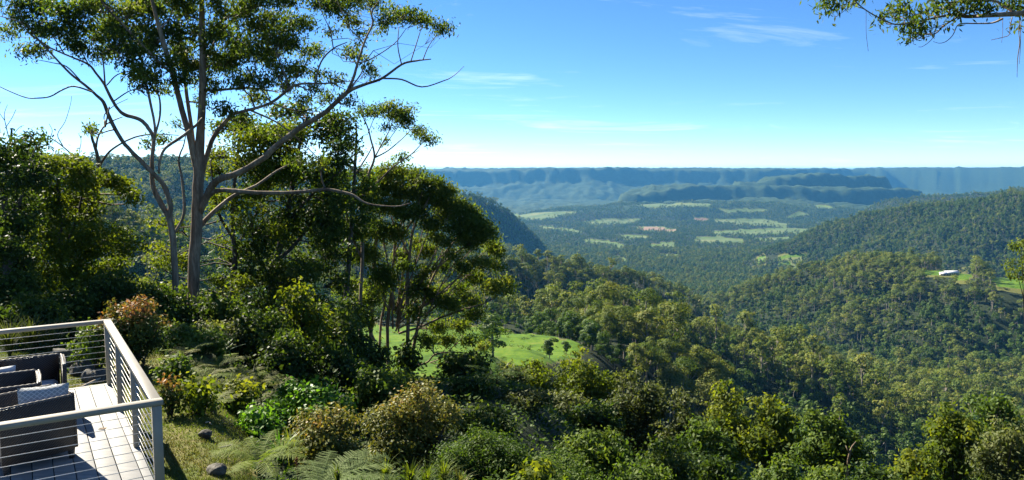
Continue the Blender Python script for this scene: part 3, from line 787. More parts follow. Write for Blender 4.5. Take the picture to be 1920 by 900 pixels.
for i in range(7):
    m_ = MB(); m_.box((-0.83 + 0.12 * i, 0, (pw[2] - zg) * 0.56), (1, 0, 0), (0, 1, 0), (0, 0, 1), 0.008, 0.008, (pw[2] - zg) * 0.43); add('baluster', m_.mesh('baluster', [white]), hr)

# ---------------------------------------------------------------- near trees drawn limb by limb
gum_bark = plain('gum bark', [(0.25, (0.10, 0.075, 0.055)), (0.45, (0.21, 0.165, 0.125)), (0.6, (0.30, 0.245, 0.19)), (0.8, (0.42, 0.36, 0.29))], 2.2, 0.8, 0.6, stretch=(1, 1, 0.22), detail=8, coord='Generated')
def bark(name, stops, sc=3.0, st=(1, 1, 0.2)):
    m, nt, out = nodes_of(name); L = nt.links.new
    ge = N(nt, 'ShaderNodeNewGeometry'); mp_ = N(nt, 'ShaderNodeMapping'); mp_.inputs['Scale'].default_value = st; L(ge.outputs['Position'], mp_.inputs[0])
    n1 = N(nt, 'ShaderNodeTexNoise', i_Scale=sc, i_Detail=9.0, i_Roughness=0.65); L(mp_.outputs[0], n1.inputs['Vector'])
    n2 = N(nt, 'ShaderNodeTexNoise', i_Scale=sc * 7, i_Detail=6.0, i_Roughness=0.7); L(mp_.outputs[0], n2.inputs['Vector'])
    ad = N(nt, 'ShaderNodeMath', operation='MULTIPLY_ADD', i_1=0.45, i_2=0.0); L(n2.outputs[0], ad.inputs[0])
    ad2 = N(nt, 'ShaderNodeMath', operation='MULTIPLY_ADD', i_1=0.6); L(n1.outputs[0], ad2.inputs[0]); L(ad.outputs[0], ad2.inputs[2])
    c = ramp(nt, ad2.outputs[0], stops)
    b = N(nt, 'ShaderNodeBsdfPrincipled'); b.inputs['Roughness'].default_value = 0.85; b.inputs['Specular IOR Level'].default_value = 0.2
    L(c, b.inputs['Base Color'])
    bp = N(nt, 'ShaderNodeBump'); bp.inputs['Strength'].default_value = 0.7; bp.inputs['Distance'].default_value = 0.03
    L(ad2.outputs[0], bp.inputs['Height']); L(bp.outputs[0], b.inputs['Normal']); L(b.outputs[0], out.inputs[0]); return m
gum_bark = bark('grey gum bark', [(0.37, (0.045, 0.031, 0.020)), (0.46, (0.105, 0.076, 0.050)), (0.54, (0.185, 0.138, 0.095)), (0.64, (0.33, 0.265, 0.19))], 1.6)
dark_bark = bark('dark rough bark', [(0.38, (0.022, 0.018, 0.014)), (0.52, (0.055, 0.045, 0.035)), (0.68, (0.12, 0.10, 0.08))], 3.0)
pale_bark = bark('tan gum bark', [(0.36, (0.065, 0.045, 0.028)), (0.5, (0.17, 0.12, 0.078)), (0.66, (0.34, 0.25, 0.17))], 2.0)

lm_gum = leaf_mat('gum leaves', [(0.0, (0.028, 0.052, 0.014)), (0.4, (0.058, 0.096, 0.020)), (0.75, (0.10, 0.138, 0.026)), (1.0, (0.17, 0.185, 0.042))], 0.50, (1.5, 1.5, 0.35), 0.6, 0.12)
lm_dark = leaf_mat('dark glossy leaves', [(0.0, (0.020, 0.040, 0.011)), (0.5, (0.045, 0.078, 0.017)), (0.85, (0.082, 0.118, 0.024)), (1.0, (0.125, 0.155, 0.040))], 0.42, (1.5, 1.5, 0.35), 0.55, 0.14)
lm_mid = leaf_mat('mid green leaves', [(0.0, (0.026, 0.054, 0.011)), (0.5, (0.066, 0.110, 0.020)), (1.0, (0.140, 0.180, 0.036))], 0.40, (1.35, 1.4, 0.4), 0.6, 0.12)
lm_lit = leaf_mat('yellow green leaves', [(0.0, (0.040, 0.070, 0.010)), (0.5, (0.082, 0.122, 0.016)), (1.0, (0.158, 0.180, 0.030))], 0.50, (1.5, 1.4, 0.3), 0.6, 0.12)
lm_brush = leaf_mat('dull olive leaves', [(0.0, (0.030, 0.045, 0.014)), (0.5, (0.075, 0.095, 0.028)), (1.0, (0.150, 0.165, 0.060))], 0.4, (1.3, 1.3, 0.45), 0.6, 0.15)
lm_red = leaf_mat('bronze leaves', [(0.0, (0.026, 0.042, 0.010)), (0.35, (0.078, 0.098, 0.020)), (0.65, (0.158, 0.165, 0.034)), (0.88, (0.225, 0.200, 0.050)), (1.0, (0.235, 0.155, 0.05))], 0.35, (1.3, 1.15, 0.45), 0.55, 0.16)
lm_orange = leaf_mat('orange tipped leaves', [(0.0, (0.024, 0.045, 0.012)), (0.4, (0.060, 0.095, 0.020)), (0.66, (0.13, 0.14, 0.030)), (0.85, (0.24, 0.145, 0.050)), (1.0, (0.30, 0.13, 0.06))], 0.35, (1.3, 1.15, 0.45), 0.55, 0.16)
lm_green = leaf_mat('bright shrub leaves', [(0.0, (0.020, 0.055, 0.010)), (0.5, (0.050, 0.125, 0.016)), (1.0, (0.115, 0.220, 0.030))], 0.40, (1.3, 1.4, 0.35), 0.5, 0.2)
lm_fern = leaf_mat('fern green', [(0.0, (0.065, 0.105, 0.016)), (0.5, (0.135, 0.180, 0.030)), (1.0, (0.215, 0.240, 0.055))], 0.40, (1.25, 1.3, 0.4), 0.65, 0.1)
lm_silver = leaf_mat('silvery fern', [(0.0, (0.065, 0.105, 0.030)), (0.5, (0.130, 0.175, 0.060)), (1.0, (0.205, 0.245, 0.105))], 0.30, (1.1, 1.15, 0.6), 0.7, 0.08)
lm_bracken = leaf_mat('bracken', [(0.0, (0.080, 0.090, 0.032)), (0.5, (0.150, 0.162, 0.062)), (1.0, (0.240, 0.235, 0.110))], 0.35, (1.2, 1.2, 0.5), 0.7, 0.08)

def clump_leaves(rng, centers, rads, n_leaf, cr, L, W, hang=0.3, out=0.6, shell=0.5, up=0.35, clump_n=26, tint_h=0.0, flat=1.0, t0=0.45):
    """leaves gathered in small clumps through ellipsoidal blobs; returns verts, faces, tint, clump points"""
    V, F, T, CP = [], [], [], []; n0 = 0
    zlo = min(c[2] - r[2] for c, r in zip(centers, rads)); zhi = max(c[2] + r[2] for c, r in zip(centers, rads))
    for c, r, nl in zip(centers, rads, n_leaf):
        ncl = max(3, int(nl / clump_n))
        d = unit(rng.normal(size=(ncl, 3))); d[:, 2] += up * 0.5; d = unit(d)
        u = (shell + (1 - shell) * rng.uniform(size=(ncl, 1)) ** 0.6)
        cc = c + d * r * u
        CP.append(cc)
        k = rng.integers(0, ncl, nl)
        pos = cc[k] + rng.normal(size=(nl, 3)) * cr * np.array([1, 1, 0.75 * flat])
        o = unit((pos - c) / r)
        nr = unit(o * out * 1.5 + np.array([0, 0, up * 0.8]) + rng.normal(size=(nl, 3)) * 0.55)
        dv = rng.normal(size=(nl, 3)) * 0.8 + np.array([0, 0, -hang * 2.2])
        v, f = leaf_quads(pos, nr, dv, L * rng.uniform(0.65, 1.3, nl), W * rng.uniform(0.7, 1.3, nl))
        V.append(v); F.append(f + n0); n0 += len(v)
        ct = rng.normal(0, 0.11, ncl)
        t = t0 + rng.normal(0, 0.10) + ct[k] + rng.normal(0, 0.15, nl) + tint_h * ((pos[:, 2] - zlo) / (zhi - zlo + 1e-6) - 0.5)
        T.append(np.repeat(np.clip(t, 0, 1), 4))
    return np.concatenate(V), np.concatenate(F), np.concatenate(T), CP

def drawn_tree(name, label, cat, Y0, limbs, blobs, leafmat, barkmat, seed, L=0.16, W=0.055, dens=1.0, hang=0.5, out=0.35, cr=0.16, shell=0.35, twigs=True, group=None, depth=0.9, maxn=1100, root=None, clump_n=26, shadow_d=None, up=0.35, flatten=0.62, trunk_to_ground=(0,), blob_k=1.0, t0=0.45):
    """limbs: [(dY at start, dY at end, [(px, py, width px), ...])]; blobs: [(px, py, rx, ry[, dY])] in photograph pixels"""
    rng = np.random.default_rng(seed)
    mpp = px_size(Y0)
    segs = []
    tb = MB()
    for li, (d0, d1, pts) in enumerate(limbs):
        n = len(pts); W3, R3 = [], []
        for i, (px, py, w) in enumerate(pts):
            t = i / max(n - 1, 1); W3.append(P(px, py, Y0 + d0 + (d1 - d0) * t)); R3.append(max(w * 0.79, 0.9) * mpp / 2)
        if li in trunk_to_ground:
            g = W3[0].copy(); zg_ = H1(g[0], g[1]); 
            if g[2] > zg_ - 0.2:
                g[2] = zg_ - 0.3; g[:2] += (W3[0][:2] - W3[1][:2]) * 0.1; W3.insert(0, g); R3.insert(0, R3[0] * 1.25)
        W3, R3 = np.array(W3), np.array(R3)
        p, r = catmull(W3, R3, 4, 0.05 if R3.max() > 0.04 else 0.0, rng)
        tb.tube(p, r, 9 if R3.max() > 0.12 else 6 if R3.max() > 0.04 else 4, True)
        segs.append(np.concatenate([p, r[:, None]], 1))
    allp = np.concatenate(segs)
    base = allp[0, :3].copy() if root is None else np.asarray(root, float)
    base[2] = H1(base[0], base[1])
    o = thing(name, label, cat, base, 0, group)
    if blobs:
        C, Rd, NL = [], [], []
        for b in blobs:
            b = (b[0], b[1], b[2] * blob_k, b[3] * blob_k, *b[4:])
            px, py, rx, ry = b[:4]; dy = b[4] if len(b) > 4 else rng.uniform(-1, 1) * depth * 1.2
            c = P(px, py, Y0 + dy); rad = np.array([rx * mpp, depth * (rx + ry) / 2 * mpp, ry * mpp])
            C.append(c); Rd.append(rad)
            area = np.pi * rx * ry * mpp * mpp
            NL.append(int(np.clip(dens * 9.0 * area / (0.5 * L * W), 40, maxn)))
        V, F, T, CP = clump_leaves(rng, C, Rd, NL, cr, L, W, hang, out, shell, up=up, clump_n=clump_n, t0=t0)
        cme = mk_mesh('crown', V, F, [leafmat], False, T)
        co = add('crown', cme); rel(co, o)
        if twigs:
            for c, cps in zip(C, CP):
                d = np.linalg.norm(allp[:, :3] - c, axis=1) + 1.5 * np.maximum(allp[:, 2] - c[2], 0)
                k = int(np.argmin(d)); a = allp[k, :3]; ra = min(allp[k, 3] * 0.7, 0.035)
                hub = c * 0.75 + a * 0.25; hub[2] -= 0.1 * np.linalg.norm(c - a)
                mid = (a + hub) / 2 + rng.normal(size=3) * 0.08 * np.linalg.norm(c - a)
                tb.tube([a, mid, hub, c], [ra, ra * 0.8, ra * 0.6, ra * 0.3], 4, False)
                for q in cps[:: max(1, len(cps) // 12)]:
                    tb.tube([hub, (hub + q) / 2 + rng.normal(size=3) * 0.05, q], [ra * 0.4, ra * 0.28, 0.003], 3, False)
    to = add('trunk', tb.mesh('trunk', [barkmat], True)); rel(to, o)
    return o

# -- tall gum with the long reaching limb
Yh = 25.0
hero_limbs = [
    (0, 0, [(357, 655, 32), (361, 570, 27), (365, 490, 27), (369, 410, 26), (372, 340, 25), (373, 295, 24), (377, 230, 18), (380, 150, 16), (379, 60, 14), (378, -40, 11), (376, -170, 7)]),
    (0, -1.5, [(369, 320, 16), (355, 255, 14), (341, 205, 13), (325, 143, 12), (310, 92, 11), (298, 50, 9), (285, 0, 7), (268, -70, 4)]),
    (0, 1.2, [(366, 290, 9), (354, 205, 9), (347, 155, 8), (341, 110, 6), (337, 55, 4), (330, -10, 3)]),
    (0, -3.0, [(374, 398, 17), (396, 352, 17), (412, 336, 17), (444, 325, 16), (490, 299, 14), (520, 272, 14), (565, 238, 13), (610, 210, 11), (651, 173, 10), (682, 159, 7), (716, 147, 6), (753, 121, 5), (780, 114, 4), (808, 111, 2)]),
    (-2.6, -3.6, [(651, 173, 7), (663, 145, 6), (670, 120, 5), (685, 75, 4), (699, 45, 4), (697, 23, 3), (712, 0, 2), (735, -25, 2)]),
    (-2.9, -3.4, [(717, 147, 4), (753, 149, 3.5), (791, 163, 3), (833, 151, 2.5), (846, 145, 2), (858, 136, 1.6), (870, 124, 1)]),
    (-2.8, -3.2, [(670, 118, 3), (693, 112, 3), (738, 83, 2.4), (762, 53, 1.6)]), (-3, -3.2, [(753, 121, 2.6), (746, 87, 2.2), (748, 49, 1.4)]),
    (-3, -3.2, [(770, 116, 2.4), (783, 75, 2), (790, 52, 1.2)]), (-3, -3.3, [(793, 112, 2.2), (803, 88, 1.8), (818, 66, 1.2)]),
    (-2.6, -2.2, [(653, 170, 4), (676, 140, 3), (684, 118, 2.4), (700, 95, 1.8)]),
    (-2.4, -1.6, [(688, 90, 2), (672, 70, 2), (655, 52, 2), (640, 20, 1.6), (628, -10, 1.2)]), (-3.2, -3.5, [(697, 25, 2), (690, 5, 2), (676, -20, 1.4)]),
    (0.3, -1.8, [(374, 345, 12), (393, 275, 11), (410, 243, 10), (435, 216, 9), (451, 210, 8), (508, 193, 7), (553, 160, 6), (599, 157, 4), (629, 155, 3), (650, 150, 1.5)]),
    (-1.4, -1.8, [(590, 158, 4), (602, 116, 3.5), (625, 91, 3), (651, 79, 2)]), (-1.6, -1.9, [(625, 91, 2.6), (619, 57, 2.2), (602, 19, 1.6), (596, -15, 1)]),
    (-0.8, -0.3, [(508, 193, 4), (545, 205, 3), (585, 212, 2)]), (-0.7, 0.3, [(470, 207, 5), (520, 230, 4), (560, 262, 3), (600, 300, 2)]),
    (0, -1.5, [(372, 394, 13), (392, 366, 13), (410, 357, 12), (440, 358, 11), (498, 362, 10), (564, 360, 9), (609, 355, 8), (640, 360, 7), (662, 366, 6), (690, 382, 4), (742, 387, 3), (772, 380, 1.5)]),
    (0.4, 2.0, [(374, 425, 12), (400, 398, 11), (440, 366, 9), (480, 348, 7), (520, 320, 5), (560, 300, 3)]),
    (-0.6, -1.4, [(380, 222, 7), (366, 236, 6), (337, 259, 7), (310, 278, 6), (300, 300, 6), (298, 325, 5)]),
    (0.0, 0.8, [(378, 100, 7), (400, 70, 6), (430, 45, 5), (446, 12, 4), (455, -30, 3)]), (0.2, -0.6, [(380, 95, 6), (395, 60, 6), (425, 33, 6), (445, 28, 5), (480, 13, 4), (520, 8, 2)]),
    (0.2, 0.6, [(379, 128, 5), (410, 62, 4)]), (0.4, 1.0, [(420, 66, 4), (450, 80, 4), (480, 73, 3), (500, 70, 2)]), (0, 1.5, [(380, 170, 6), (420, 168, 6), (470, 165, 5), (520, 172, 3)]),
    (-1, -2, [(325, 140, 6), (300, 118, 6), (262, 80, 6), (225, 40, 5), (195, 10, 4), (180, -20, 3)]), (-0.8, -1, [(300, 55, 4), (320, 30, 3), (325, -10, 2)]),
]
hero_blobs = [(800, 38, 26, 11), (775, 28, 20, 10), (752, 32, 22, 12), (825, 52, 20, 10), (838, 60, 10, 6), (728, 38, 18, 12), (700, 8, 18, 12), (715, 55, 10, 9), (735, 20, 15, 8), (672, -2, 24, 12), (638, 12, 30, 18), (660, 40, 20, 12), (608, 8, 26, 16), (676, 65, 9, 9), (655, 100, 16, 9), (682, 108, 12, 7), (692, 128, 14, 9), (700, 142, 8, 5), (668, 90, 8, 8),
    (622, 62, 10, 7), (560, 45, 28, 18), (585, 95, 22, 14), (545, 85, 28, 17), (520, 40, 30, 22), (560, 130, 24, 14), (480, 55, 32, 24), (500, 105, 28, 20), (448, 30, 30, 20), (450, 90, 30, 22), (420, 60, 24, 20), (600, 140, 18, 9), (540, 160, 24, 11), (490, 150, 26, 14), (450, 150, 24, 14), (412, 120, 26, 18), (410, 20, 22, 18), (470, 5, 34, 16), (530, 2, 30, 14), (635, 150, 14, 8), (655, 190, 16, 8), (610, 185, 18, 9), (585, 165, 16, 8), (565, 190, 18, 9),
    (340, 95, 28, 20), (370, 128, 26, 16), (320, 60, 30, 22), (345, 25, 26, 20), (300, 20, 28, 18), (265, 55, 30, 18), (240, 25, 30, 18), (310, 118, 24, 14), (210, 50, 26, 16), (275, 95, 26, 14), (345, 150, 22, 12), (395, 100, 18, 14), (360, 60, 20, 16), (190, 15, 28, 16), (250, -5, 40, 18), (330, -8, 40, 16), (400, -10, 40, 16), (470, -20, 40, 16), (560, -12, 35, 14), (375, 190, 12, 9), (335, 235, 9, 7), (420, 205, 20, 11), (460, 225, 20, 11), (600, 305, 16, 9), (555, 300, 20, 10), (520, 250, 20, 10), (395, 60, 22, 18), (430, 115, 26, 18), (470, 95, 28, 20), (515, 75, 28, 20), (385, 150, 20, 12), (480, 185, 24, 12), (520, 130, 26, 14), (350, 115, 24, 16), (290, 75, 26, 18), (225, 60, 26, 16), (400, 165, 18, 10), (340, 5, 30, 18), (270, 15, 30, 18)]
drawn_tree('gum_tree', 'tall grey-barked gum with a long limb reaching right over the valley', 'tree', Yh, hero_limbs, hero_blobs, lm_gum, gum_bark, 11, 0.15, 0.05, 0.52, 0.55, 0.25, 0.15, 0.15, maxn=1800, blob_k=1.08)

# -- twin-stemmed gum left of it, limbs reaching left
twin_limbs = [
    (0, 0, [(333, 600, 20), (330, 540, 16), (326, 470, 15), (320, 418, 15), (312, 398, 15)]),
    (0, -0.6, [(314, 402, 13), (296, 371, 12), (286, 344, 11), (285, 300, 9), (288, 262, 9), (278, 240, 9), (262, 224, 9), (234, 215, 9), (222, 205, 7), (211, 189, 7), (196, 159, 6), (182, 140, 5), (166, 121, 5), (132, 106, 4), (83, 83, 3), (53, 49, 2.5), (30, 10, 2)]),
    (0, -1.2, [(318, 412, 13), (319, 380, 12), (306, 346, 11), (287, 325, 10), (261, 299, 10), (242, 279, 9), (227, 261, 9), (206, 222, 9), (194, 192, 8), (178, 176, 6), (160, 160, 6), (132, 138, 5), (100, 105, 4), (76, 79, 4), (55, 62, 3), (38, 42, 2.5), (0, 30, 2)]),
    (-0.9, -2.0, [(178, 174, 4), (140, 162, 3.6), (118, 168, 3.4), (94, 181, 3.2), (70, 184, 3), (49, 183, 2.6), (20, 172, 2.2), (-10, 158, 1.6)]),
    (-0.3, 0.5, [(289, 268, 7), (290, 235, 6), (277, 170, 6), (268, 130, 5), (262, 100, 4), (240, 60, 3)]), (-0.3, 0.6, [(290, 258, 5), (300, 215, 5), (298, 180, 4), (285, 160, 4), (300, 130, 3)]),
    (-0.3, -1.0, [(213, 190, 4), (240, 172, 3.5), (258, 168, 3), (275, 180, 2)]), (-0.6, -1, [(197, 160, 4), (194, 120, 3), (190, 95, 2)]), (-0.6, -0.2, [(200, 160, 3), (220, 140, 2.6), (250, 132, 1.6)]),
    (-0.8, -1.5, [(196, 225, 4), (197, 238, 4), (205, 200, 3)]), (-1, -1.2, [(150, 150, 3), (125, 125, 3), (100, 118, 2), (70, 112, 1.5)]), (-0.8, -0.4, [(166, 121, 3), (150, 90, 2.6), (140, 60, 2)]), (-0.9, -0.5, [(120, 100, 3), (95, 60, 2.6), (80, 20, 2)]),
    (0.1, 0.9, [(326, 440, 6), (345, 400, 7), (342, 340, 6), (335, 300, 5), (345, 270, 3), (350, 240, 2)]),
]
twin_blobs = [(20, 60, 16, 10), (50, 95, 22, 9), (40, 40, 24, 12), (75, 55, 28, 14), (30, 12, 30, 12), (75, 15, 30, 14), (120, 20, 34, 16), (110, 55, 28, 14), (150, 50, 28, 16), (150, 85, 24, 12), (185, 70, 26, 14), (185, 105, 22, 10), (215, 95, 26, 14), (230, 75, 26, 14), (205, 45, 26, 14), (160, 15, 30, 14), (240, 120, 22, 10), (255, 145, 22, 10), (250, 100, 22, 12), (285, 145, 22, 12), (268, 165, 14, 9), (300, 170, 18, 9), (75, 95, 16, 8), (130, 80, 18, 8), (270, 130, 20, 12), (172, 243, 7, 6), (300, 262, 16, 7), (275, 268, 14, 6), (60, -12, 50, 12), (150, -14, 50, 12)]
drawn_tree('gum_tree', 'twin-stemmed gum with crooked limbs spreading left of the tall gum', 'tree', 24.0, twin_limbs, twin_blobs, lm_gum, gum_bark, 12, 0.15, 0.05, 0.56, 0.55, 0.25, 0.15, 0.15, maxn=1700, blob_k=1.08)

# -- small forked tree with bare top
fork_limbs = [(0, 0, [(150, 600, 15), (150, 520, 13), (152, 462, 12), (166, 412, 11), (178, 365, 10), (186, 318, 10), (184, 298, 9), (178, 275, 7), (172, 256, 6), (172, 242, 5)]),
    (0, -0.4, [(186, 312, 6), (198, 293, 5), (213, 278, 4.5), (245, 260, 4), (279, 252, 3.5), (310, 252, 2.6), (335, 254, 1.6)]), (0, 0.4, [(180, 278, 5), (184, 256, 4.5), (196, 236, 4), (212, 226, 3.4), (230, 219, 2.4)]), (0, 0.8, [(197, 236, 3), (196, 215, 2.6), (214, 198, 2), (240, 185, 1.4)]),
    (0, 0, [(178, 340, 4), (160, 318, 4), (146, 298, 3.6), (132, 287, 3.2), (112, 270, 2.6), (94, 258, 2)]), (0, 0.2, [(118, 274, 2.4), (108, 252, 2), (122, 228, 1.6), (132, 196, 1.2), (134, 180, 0.8)]), (0, -0.3, [(94, 259, 1.8), (98, 245, 1.4), (92, 232, 1)]), (0, 0.3, [(146, 298, 2.4), (150, 278, 1.8), (152, 262, 1.2), (147, 250, 0.8)])]
drawn_tree('forked_tree', 'thin forked tree with a bare tufted top left of the twin gum', 'tree', 26.0, fork_limbs, [(172, 243, 8, 7), (205, 340, 24, 10), (235, 358, 20, 9), (225, 345, 22, 9), (252, 372, 11, 9), (190, 330, 18, 9)], lm_lit, gum_bark, 13, 0.14, 0.07, 1.0, 0.3, 0.5, 0.14, 0.3)

# -- dark tree at the left edge, with bare twigs above
rngb = np.random.default_rng(5)
def fill(x0, y0, x1, y1, n, r, seed, jit=0.25):
    g = np.random.default_rng(seed); out = []
    nx = max(1, round(math.sqrt(n * (x1 - x0) / max(y1 - y0, 1)))); ny = max(1, round(n / nx))
    for i in range(nx):
        for j in range(ny):
            rr = r * g.uniform(0.75, 1.3)
            out.append((x0 + (i + 0.5 + g.normal() * jit) * (x1 - x0) / nx, y0 + (j + 0.5 + g.normal() * jit) * (y1 - y0) / ny, rr, rr * 0.66, g.uniform(-1.6, 1.6)))
    return out
left_limbs = [(0, 0, [(10, 610, 20), (14, 520, 17), (8, 420, 14), (12, 330, 10), (20, 270, 6), (22, 240, 4)]), (0, 1, [(10, 430, 9), (40, 370, 7), (55, 310, 5), (70, 270, 3)]), (0, -1, [(12, 500, 9), (-20, 420, 7), (-40, 360, 5)]),
    (0, 0.5, [(20, 270, 2.6), (12, 240, 2), (8, 215, 1.6), (14, 196, 1)]), (0, -0.4, [(10, 240, 1.8), (22, 222, 1.4), (30, 205, 0.9)]), (0, 0.3, [(18, 262, 2), (35, 240, 1.6), (45, 235, 1)]), (0, 0, [(8, 225, 1.6), (-4, 205, 1.2), (2, 190, 0.8)])]
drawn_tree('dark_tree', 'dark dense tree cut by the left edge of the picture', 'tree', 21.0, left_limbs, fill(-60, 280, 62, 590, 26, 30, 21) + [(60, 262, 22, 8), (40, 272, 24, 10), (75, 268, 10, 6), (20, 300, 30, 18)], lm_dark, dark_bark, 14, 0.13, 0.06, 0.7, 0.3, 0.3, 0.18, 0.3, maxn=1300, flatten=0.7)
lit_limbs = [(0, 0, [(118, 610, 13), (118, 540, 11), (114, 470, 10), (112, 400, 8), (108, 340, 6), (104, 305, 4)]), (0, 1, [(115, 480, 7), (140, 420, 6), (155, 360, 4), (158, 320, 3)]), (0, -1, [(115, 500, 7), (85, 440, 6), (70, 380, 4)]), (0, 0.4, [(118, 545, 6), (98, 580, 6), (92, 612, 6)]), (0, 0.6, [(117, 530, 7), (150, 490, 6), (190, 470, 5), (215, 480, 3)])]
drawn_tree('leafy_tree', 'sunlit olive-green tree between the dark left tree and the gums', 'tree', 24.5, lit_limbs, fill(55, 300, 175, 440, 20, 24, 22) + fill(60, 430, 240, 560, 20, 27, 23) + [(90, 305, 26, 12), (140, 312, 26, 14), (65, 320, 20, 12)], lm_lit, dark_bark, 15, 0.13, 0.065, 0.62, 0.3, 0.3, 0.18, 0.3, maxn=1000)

# -- dense dark trees behind the tall gum
den1 = [(0, 0, [(432, 640, 14), (436, 560, 13), (440, 480, 12), (436, 420, 10), (440, 340, 8), (450, 260, 6), (460, 200, 4)]), (0, 1, [(438, 470, 7), (470, 420, 6), (500, 360, 5), (520, 300, 3)]), (0, -1, [(438, 450, 7), (410, 400, 6), (400, 350, 4), (395, 300, 3)])]
drawn_tree('rainforest_tree', 'yellow-green tree with dark trunk just right of the tall gum', 'tree', 30.0, den1, fill(395, 230, 560, 370, 20, 24, 24) + fill(385, 370, 520, 600, 16, 24, 25) + fill(280, 400, 345, 560, 9, 18, 29), lm_lit, dark_bark, 16, 0.16, 0.07, 0.45, 0.35, 0.3, 0.2, 0.3, maxn=1000)
den2 = [(0, 0, [(495, 660, 18), (505, 560, 17), (518, 490, 16), (535, 420, 14), (548, 350, 11), (560, 280, 8), (575, 220, 5)]), (0, 1.2, [(520, 490, 10), (560, 450, 8), (590, 400, 6), (610, 340, 4)]), (0, -1, [(512, 530, 8), (480, 470, 7), (470, 400, 5)]), (0, -1, [(535, 420, 8), (590, 360, 6), (640, 320, 4)])]
drawn_tree('rainforest_tree', 'broad dark tree with leaning black trunk in the middle of the grove', 'tree', 31.0, den2, fill(470, 200, 660, 400, 26, 27, 26) + fill(460, 400, 660, 640, 26, 30, 27), lm_dark, dark_bark, 17, 0.17, 0.085, 0.6, 0.3, 0.3, 0.22, 0.35, maxn=1700)
den3 = [(0, 0, [(640, 660, 13), (648, 560, 12), (655, 480, 11), (660, 400, 10), (665, 320, 8), (668, 270, 6), (668, 235, 4)]), (0, 0.5, [(664, 330, 4), (690, 290, 3), (700, 270, 1.6)]), (0, -0.5, [(667, 270, 3), (680, 255, 2), (690, 252, 1)])]
drawn_tree('vine_covered_tree', 'slim vine-clad tree with bare twig top in the grove', 'tree', 33.0, den3, fill(638, 235, 672, 330, 9, 12, 28) + fill(590, 320, 700, 460, 12, 24, 31), lm_mid, dark_bark, 18, 0.16, 0.075, 0.6, 0.5, 0.3, 0.16, 0.3, maxn=1000)

# -- umbrella-topped slender gum
umb = [(0, 0, [(676, 660, 9), (676, 560, 8), (680, 480, 8), (678, 400, 7), (690, 330, 6), (702, 296, 5), (695, 260, 4), (688, 235, 3), (678, 215, 2)]), (0, 0.8, [(700, 300, 4), (716, 270, 3), (732, 240, 2.4), (738, 215, 1.4)]), (0, 0.8, [(702, 296, 4), (728, 282, 3), (756, 258, 2.4), (775, 238, 1.4)]), (0, -0.5, [(722, 272, 2.4), (745, 240, 2), (758, 220, 1.2)]), (0, 0.4, [(660, 380, 6), (700, 350, 5), (735, 315, 4), (770, 290, 3), (790, 270, 2), (800, 258, 1.2)]), (0, 0.2, [(755, 300, 2.4), (770, 290, 2), (785, 282, 1)]), (0, -0.4, [(690, 250, 2), (700, 225, 1.6), (710, 205, 1)]), (0, 0.5, [(676, 480, 6), (655, 430, 5), (650, 390, 5), (660, 370, 4)])]
drawn_tree('gum_tree', 'slender gum with a flat umbrella crown against the sky', 'tree', 34.0, umb, [(690, 210, 22, 8), (715, 206, 20, 8), (740, 214, 24, 9), (735, 197, 16, 6), (765, 228, 22, 9), (760, 214, 20, 7), (785, 246, 20, 8), (800, 260, 16, 7), (808, 264, 9, 5), (748, 296, 14, 6), (722, 240, 9, 6), (772, 206, 9, 5), (720, 265, 8, 5)], lm_gum, gum_bark, 19, 0.17, 0.06, 0.75, 0.5, 0.3, 0.17, 0.2)

# -- clump of gum trunks with the big domed crown
dome_limbs = [
    (0, 0, [(700, 720, 12), (695, 650, 10), (697, 590, 9), (700, 520, 8), (705, 460, 7), (700, 400, 5), (690, 350, 3)]),
    (0, 0.5, [(730, 725, 10), (727, 660, 8), (727, 600, 8), (735, 540, 7), (740, 470, 6), (752, 420, 5), (765, 370, 3)]),
    (0, -0.4, [(762, 720, 11), (764, 650, 9), (765, 590, 9), (763, 540, 8), (768, 480, 7), (775, 430, 6), (800, 380, 4), (815, 350, 2.6)]),
    (0, 0.5, [(764, 700, 10), (780, 630, 8), (790, 580, 7), (812, 520, 6), (840, 470, 5), (868, 430, 3.6), (885, 405, 2.4)]),
    (0, -0.6, [(775, 520, 6), (820, 500, 5), (860, 470, 4.4), (895, 450, 3.4), (920, 440, 2)]),
    (0, -1.0, [(748, 625, 6), (790, 612, 5), (830, 594, 5), (870, 580, 4.4), (905, 570, 3.4), (930, 555, 2.6), (945, 540, 1.8)]),
    (0, -0.6, [(762, 690, 5), (800, 680, 4.4), (815, 665, 4), (845, 660, 3), (870, 662, 2)]), (0, -0.8, [(806, 680, 3), (825, 672, 2.6), (860, 640, 2)]),
    (0, 0.3, [(703, 640, 6), (680, 590, 5), (660, 560, 4), (640, 540, 3)]), (0, 0.6, [(718, 722, 7), (712, 660, 6), (715, 600, 6), (722, 560, 5), (705, 510, 4)]), (0, 0.4, [(768, 480, 5), (748, 440, 4), (730, 400, 3)]), (0, -0.6, [(792, 575, 4), (830, 545, 3.6), (862, 520, 3), (890, 515, 2)]), (0, 0.5, [(742, 470, 4), (780, 400, 3), (800, 370, 2)]), (0, 0.6, [(690, 720, 8), (680, 655, 7), (672, 615, 6), (664, 580, 4)])]
gf = np.random.default_rng(77)
